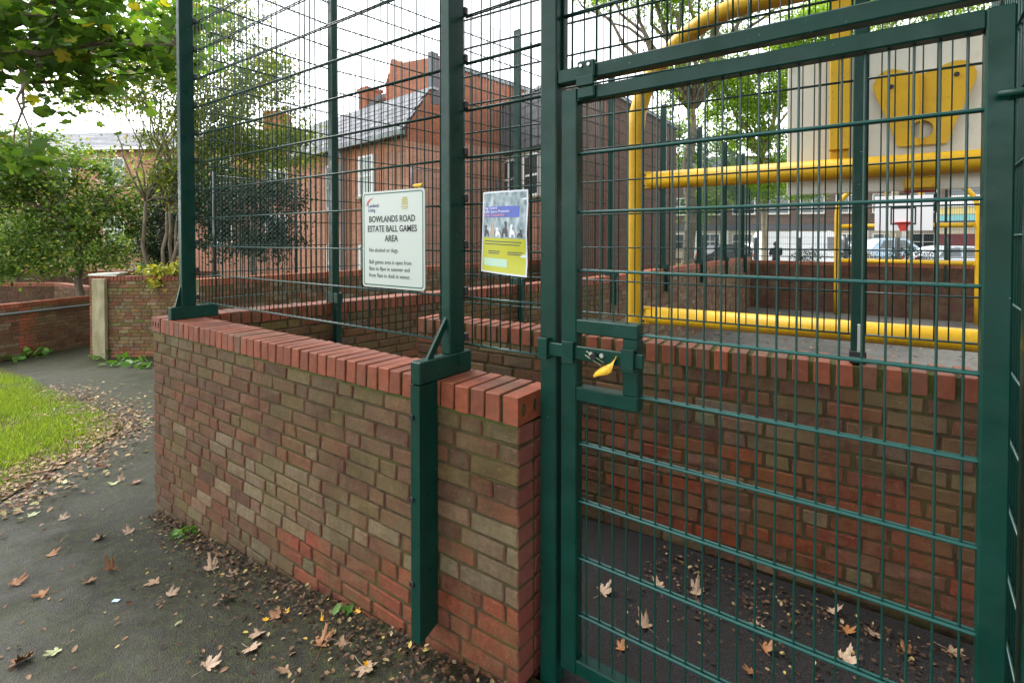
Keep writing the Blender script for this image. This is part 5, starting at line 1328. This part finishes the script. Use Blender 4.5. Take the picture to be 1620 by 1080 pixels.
gr = np_mesh('grass', np.stack([V0, V1, V2], 1).reshape(-1, 3), np.arange(3 * n).reshape(-1, 3), M['grass'], kind='stuff')
tag(gr, 'bright green grass of the lawn beside the path', 'grass')
def litter(name, label, pts, size, mat='litter', V=OVAL_V, flat=1.0, var=0.5):
    pos = np.array(pts); o = leaves(name, pos, size, M[mat], None, V, OVAL_F if V is OVAL_V else MAPLE_F, flat, 'stuff', var); tag(o, label, 'leaf litter'); return o
def flatrot_note(): pass
L_ = []
for k in range(3000):        # brown litter along the lawn edge
    i = random.randrange(3, 12); f = random.random()
    a = on_ground(*edge[i]); b = on_ground(*edge[i + 1 if i < 12 else i]); p = a.lerp(b, f)
    q = p + Vector((random.gauss(-0.06, 0.26), random.gauss(0, 0.24), 0)); L_.append((q.x, q.y, gz(q.x) + random.uniform(0.01, 0.045)))
litter('leaf_litter', 'drift of brown fallen leaves along the lawn edge', L_, 0.040)
L_ = []
for k in range(1900):        # foot of the front wall
    X = random.uniform(-4.3, -1.1); dy = abs(random.gauss(0, 0.10)) * (0.4 + 0.8 * max(0.0, min(1.0, (X + 4.1) / 1.2)))
    if random.random() < 0.3: dy *= 2.2
    L_.append((X, FY - 0.012 - dy, gz(X) + random.uniform(0.003, 0.028)))
litter('leaf_litter', 'small brown leaf fragments along the foot of the front wall', L_, 0.021, 'litter_dark')
L_ = []
for k in range(650):
    X, Y = random.uniform(-0.95, 0.3), 2.68 - abs(random.gauss(0, 0.26)); L_.append((X, Y, random.uniform(0.004, 0.02)))
litter('leaf_litter', 'leaf scraps on the ground behind the gate', L_, 0.018, 'litter_dark')
L_ = []
for k in range(240):
    p = on_ground(random.uniform(-20, 640), random.uniform(640, 1080))
    if p.y < FY - 0.05: L_.append((p.x, p.y, gz(p.x) + 0.006))
litter('leaf_litter', 'scattered small leaf scraps over the open path', L_, 0.024)
L_ = [(random.uniform(-3.2, 4), random.uniform(5.0, 16.5), -0.49) for _ in range(2600)]
litter('leaf_litter', 'pale leaf scraps spread over the court floor', L_, 0.05)

def leaf_mesh(var, curl):
    rnd = random.Random(var * 5 + 1)
    tips = [(-150, 0.42), (-92, 0.62), (-35, 0.80), (0, 0.0), (35, 0.80), (92, 0.62), (150, 0.42)]
    lobes = [(0, 1.0), (48, 0.86), (104, 0.62), (-48, 0.86), (-104, 0.62)]
    pts = []
    N = 56
    fold = rnd.uniform(0.2, 0.9); fa = rnd.uniform(0, 3.14); ph = rnd.uniform(0, 6.28)
    for i in range(N):
        th = -165 + 330 * i / (N - 1)
        r = 0.0
        for la, lr in lobes:
            d = abs(th - la); r = max(r, lr * max(0.0, 1 - (d / 30.0) ** 1.25 * 0.62))
        r = max(r, 0.30 if abs(th) < 140 else 0.2) * (1 + 0.09 * (1 if i % 2 else -1) * (r > 0.35)) * rnd.uniform(0.94, 1.05)
        a = math.radians(th); x, y = math.sin(a) * r * 0.62, math.cos(a) * r * 0.62
        f = x * math.cos(fa) + y * math.sin(fa)
        z = curl * (r ** 2) * (0.35 + 0.35 * math.sin(2 * a + ph)) + fold * f * f * 0.9 + rnd.uniform(0, 0.03)
        pts.append((x, y, z))
    zm = min(p[2] for p in pts); pts = [(x, y, z - min(zm, 0) + 0.012) for x, y, z in pts]
    def fn():
        mb = MB(); c = (0, 0, 0.02); nn = len(pts)
        mb.add([c] + pts, [(0, i + 1, i + 2) for i in range(nn - 1)], True)
        mb.tube([(0, 0, 0.02), (0.05, -0.35, 0.03), (0.02, -0.75, 0.02)], 0.012, 4); return mb.mesh('fallen_leaf')
    return fn
def fallen(px, py, size, mat, label, group, z=None, gate_side=False):
    d = ray(px, py)
    p = at(px, py, -EYE / d.z) if gate_side else on_ground(px, py)
    var = random.randrange(7); me = shared(('fl', var), leaf_mesh(var, 0.1 + 0.13 * var), M[mat])
    o = bpy.data.objects.new('fallen_leaf', me); COL.objects.link(o); o.location = (p.x, p.y, (0.0 if gate_side else gz(p.x)) + 0.004)
    o.scale = (size * random.uniform(0.7, 1.1), size * random.uniform(0.85, 1.15), size * random.uniform(0.6, 1.5)); o.rotation_euler = (random.uniform(-.12, .12), random.uniform(-.12, .12), random.uniform(0, 6.28)); tag(o, label, 'leaf', group); return o
ORD = ['leftmost', 'second from the left', 'third from the left', 'fourth from the left', 'fifth from the left', 'sixth from the left', 'seventh from the left', 'eighth from the left', 'ninth from the left', 'tenth from the left',
       'eleventh from the left', 'twelfth from the left', 'thirteenth from the left', 'fourteenth from the left', 'fifteenth from the left', 'rightmost']
def leaf_set(spots, lo, hi, mat, what, group, gate_side=False):
    for i, (px, py) in enumerate(sorted(spots)):
        which = ORD[i] if i < len(spots) - 1 else 'rightmost'
        fallen(px, py, random.uniform(lo, hi), mat, f'{what}, {which} of its kind', group, gate_side=gate_side)
leaf_set(((152, 856), (199, 848), (241, 927), (349, 884), (355, 954), (404, 1011), (390, 1035), (321, 1066), (535, 1025), (573, 1066), (361, 918), (448, 1071), (93, 826), (185, 765), (262, 949), (330, 908)), 0.075, 0.105, 'dead_pale', 'pale tan maple leaf fallen on the dark path', 'pale leaves on the path')
leaf_set(((170, 908), (132, 927), (15, 932), (60, 948), (430, 985), (207, 768), (505, 1030), (160, 742), (70, 885), (25, 1055)), 0.075, 0.115, 'dead_brown', 'orange-brown leaf fallen on the path', 'brown leaves on the path')
leaf_set(((80, 1040), (95, 768), (60, 785), (40, 820), (175, 770)), 0.08, 0.11, 'dead_green', 'greenish leaf fallen on the path', 'greenish leaves on the path')
leaf_set(((446, 978), (560, 975), (580, 1060), (415, 990), (505, 990)), 0.03, 0.055, 'dead_yellow', 'small yellow leaf near the wall foot', 'yellow leaves on the path')
leaf_set(((1025, 1000), (1105, 947), (1045, 935), (1340, 1055), (1390, 1010), (1320, 975), (955, 945), (1205, 998), (1515, 1040)), 0.07, 0.10, 'dead_pale', 'pale leaf on the dark ground behind the gate', 'pale leaves behind the gate', True)
leaf_set(((1215, 1038), (1195, 1075), (985, 1037), (1345, 1008), (1440, 1040)), 0.06, 0.085, 'dead_brown', 'brown leaf on the dark ground behind the gate', 'brown leaves behind the gate', True)
# leaves caught on the latch and on the sign
def caught(name, label, c, size, rot, mat, stems=True):
    o = thing(name, label, 'leaf', c)
    b = MB(); n = 7
    for s in (-1, 1):
        vs = []
        for i in range(n + 1):
            f = i / n; wdt = math.sin(math.pi * min(1, f * 0.95 + 0.05)) ** 0.7 * 0.22
            vs += [Vector((f - 0.5, 0, 0.05 * math.sin(6 * f))), Vector((f - 0.5, s * wdt * 0.55, -wdt * 0.8 + 0.05 * math.sin(9 * f)))]
        vs = [rot @ (v * size) + Vector(c) for v in vs]
        b.add(vs, [(2 * i, 2 * i + 2, 2 * i + 3, 2 * i + 1) for i in range(n)], True)
    q = b.build('blade', M[mat], o); sm = q.modifiers.new('thick', 'SOLIDIFY'); sm.thickness = 0.0015
    return o
lc = on_y(957, 580, GY - 0.035)
yl = caught('curled_leaf', 'yellow curled leaf hanging by its stalk from the gate bolt', lc, 0.115, Matrix.Rotation(R_(-42), 3, 'Y') @ Matrix.Rotation(0.4, 3, 'X'), 'dead_yellow')
k1 = on_y(928, 556, GY - 0.03); k2 = on_y(926, 562, GY - 0.03)
MB().tube([k1, lc + Vector((-0.004, 0, 0.012))], 0.0011, 5).build('stalk', M['dead_green'], yl); MB().tube([k2, lc + Vector((-0.012, 0, 0.0))], 0.0011, 5).build('stalk', M['dead_green'], yl)
ls = on_y(662, 291, SY - 0.006)
caught('curled_leaf', 'orange leaf lodged on the top edge of the white sign', ls, 0.075, Matrix.Rotation(R_(-8), 3, 'Y') @ Matrix.Rotation(0.7, 3, 'X'), 'dead_yellow')
# weeds at wall feet
def weed(px, py, label, size=0.09, n=16, ground=True):
    p = on_ground(px, py); o = thing('weed', label, 'plant', (p.x, p.y, gz(p.x)), 0, 'weeds at the wall feet')
    pos = np.array([(p.x + RNG.normal(0, size * 0.7), p.y + RNG.normal(0, size * 0.7), gz(p.x) + RNG.uniform(0.01, size * 0.7)) for _ in range(n)])
    leaves('foliage', pos, size, M['weed'], o, flat=0.6); st = MB()
    for q in pos[:5]: st.tube([(p.x, p.y, gz(p.x) - 0.02), tuple(q)], 0.003, 4)
    st.build('stem', M['weed'], o)
weed(285, 858, 'small green weed at the left foot of the front wall', 0.055, 18)
weed(548, 975, 'tiny weed at the middle foot of the front wall', 0.05, 9)
weed(155, 568, 'green weed beside the timber post', 0.16, 22); weed(190, 577, 'broad-leaved weed at the foot of the path wall', 0.17, 26); weed(222, 582, 'low weed close behind the front wall corner', 0.16, 20)
weed(38, 568, 'weed at the foot of the handrail wall', 0.2, 20); weed(60, 562, 'second weed at the foot of the handrail wall', 0.16, 16)
# a scrap of blue wrapper
bp = on_ground(176, 958)
tag(MB().cham((bp.x, bp.y, gz(bp.x) + 0.006), (0.035, 0.02, 0.004), 0.001, Matrix.Rotation(0.6, 3, 'Z')).build('wrapper', M['car_blue']), 'scrap of pale blue wrapper on the path', 'wrapper')
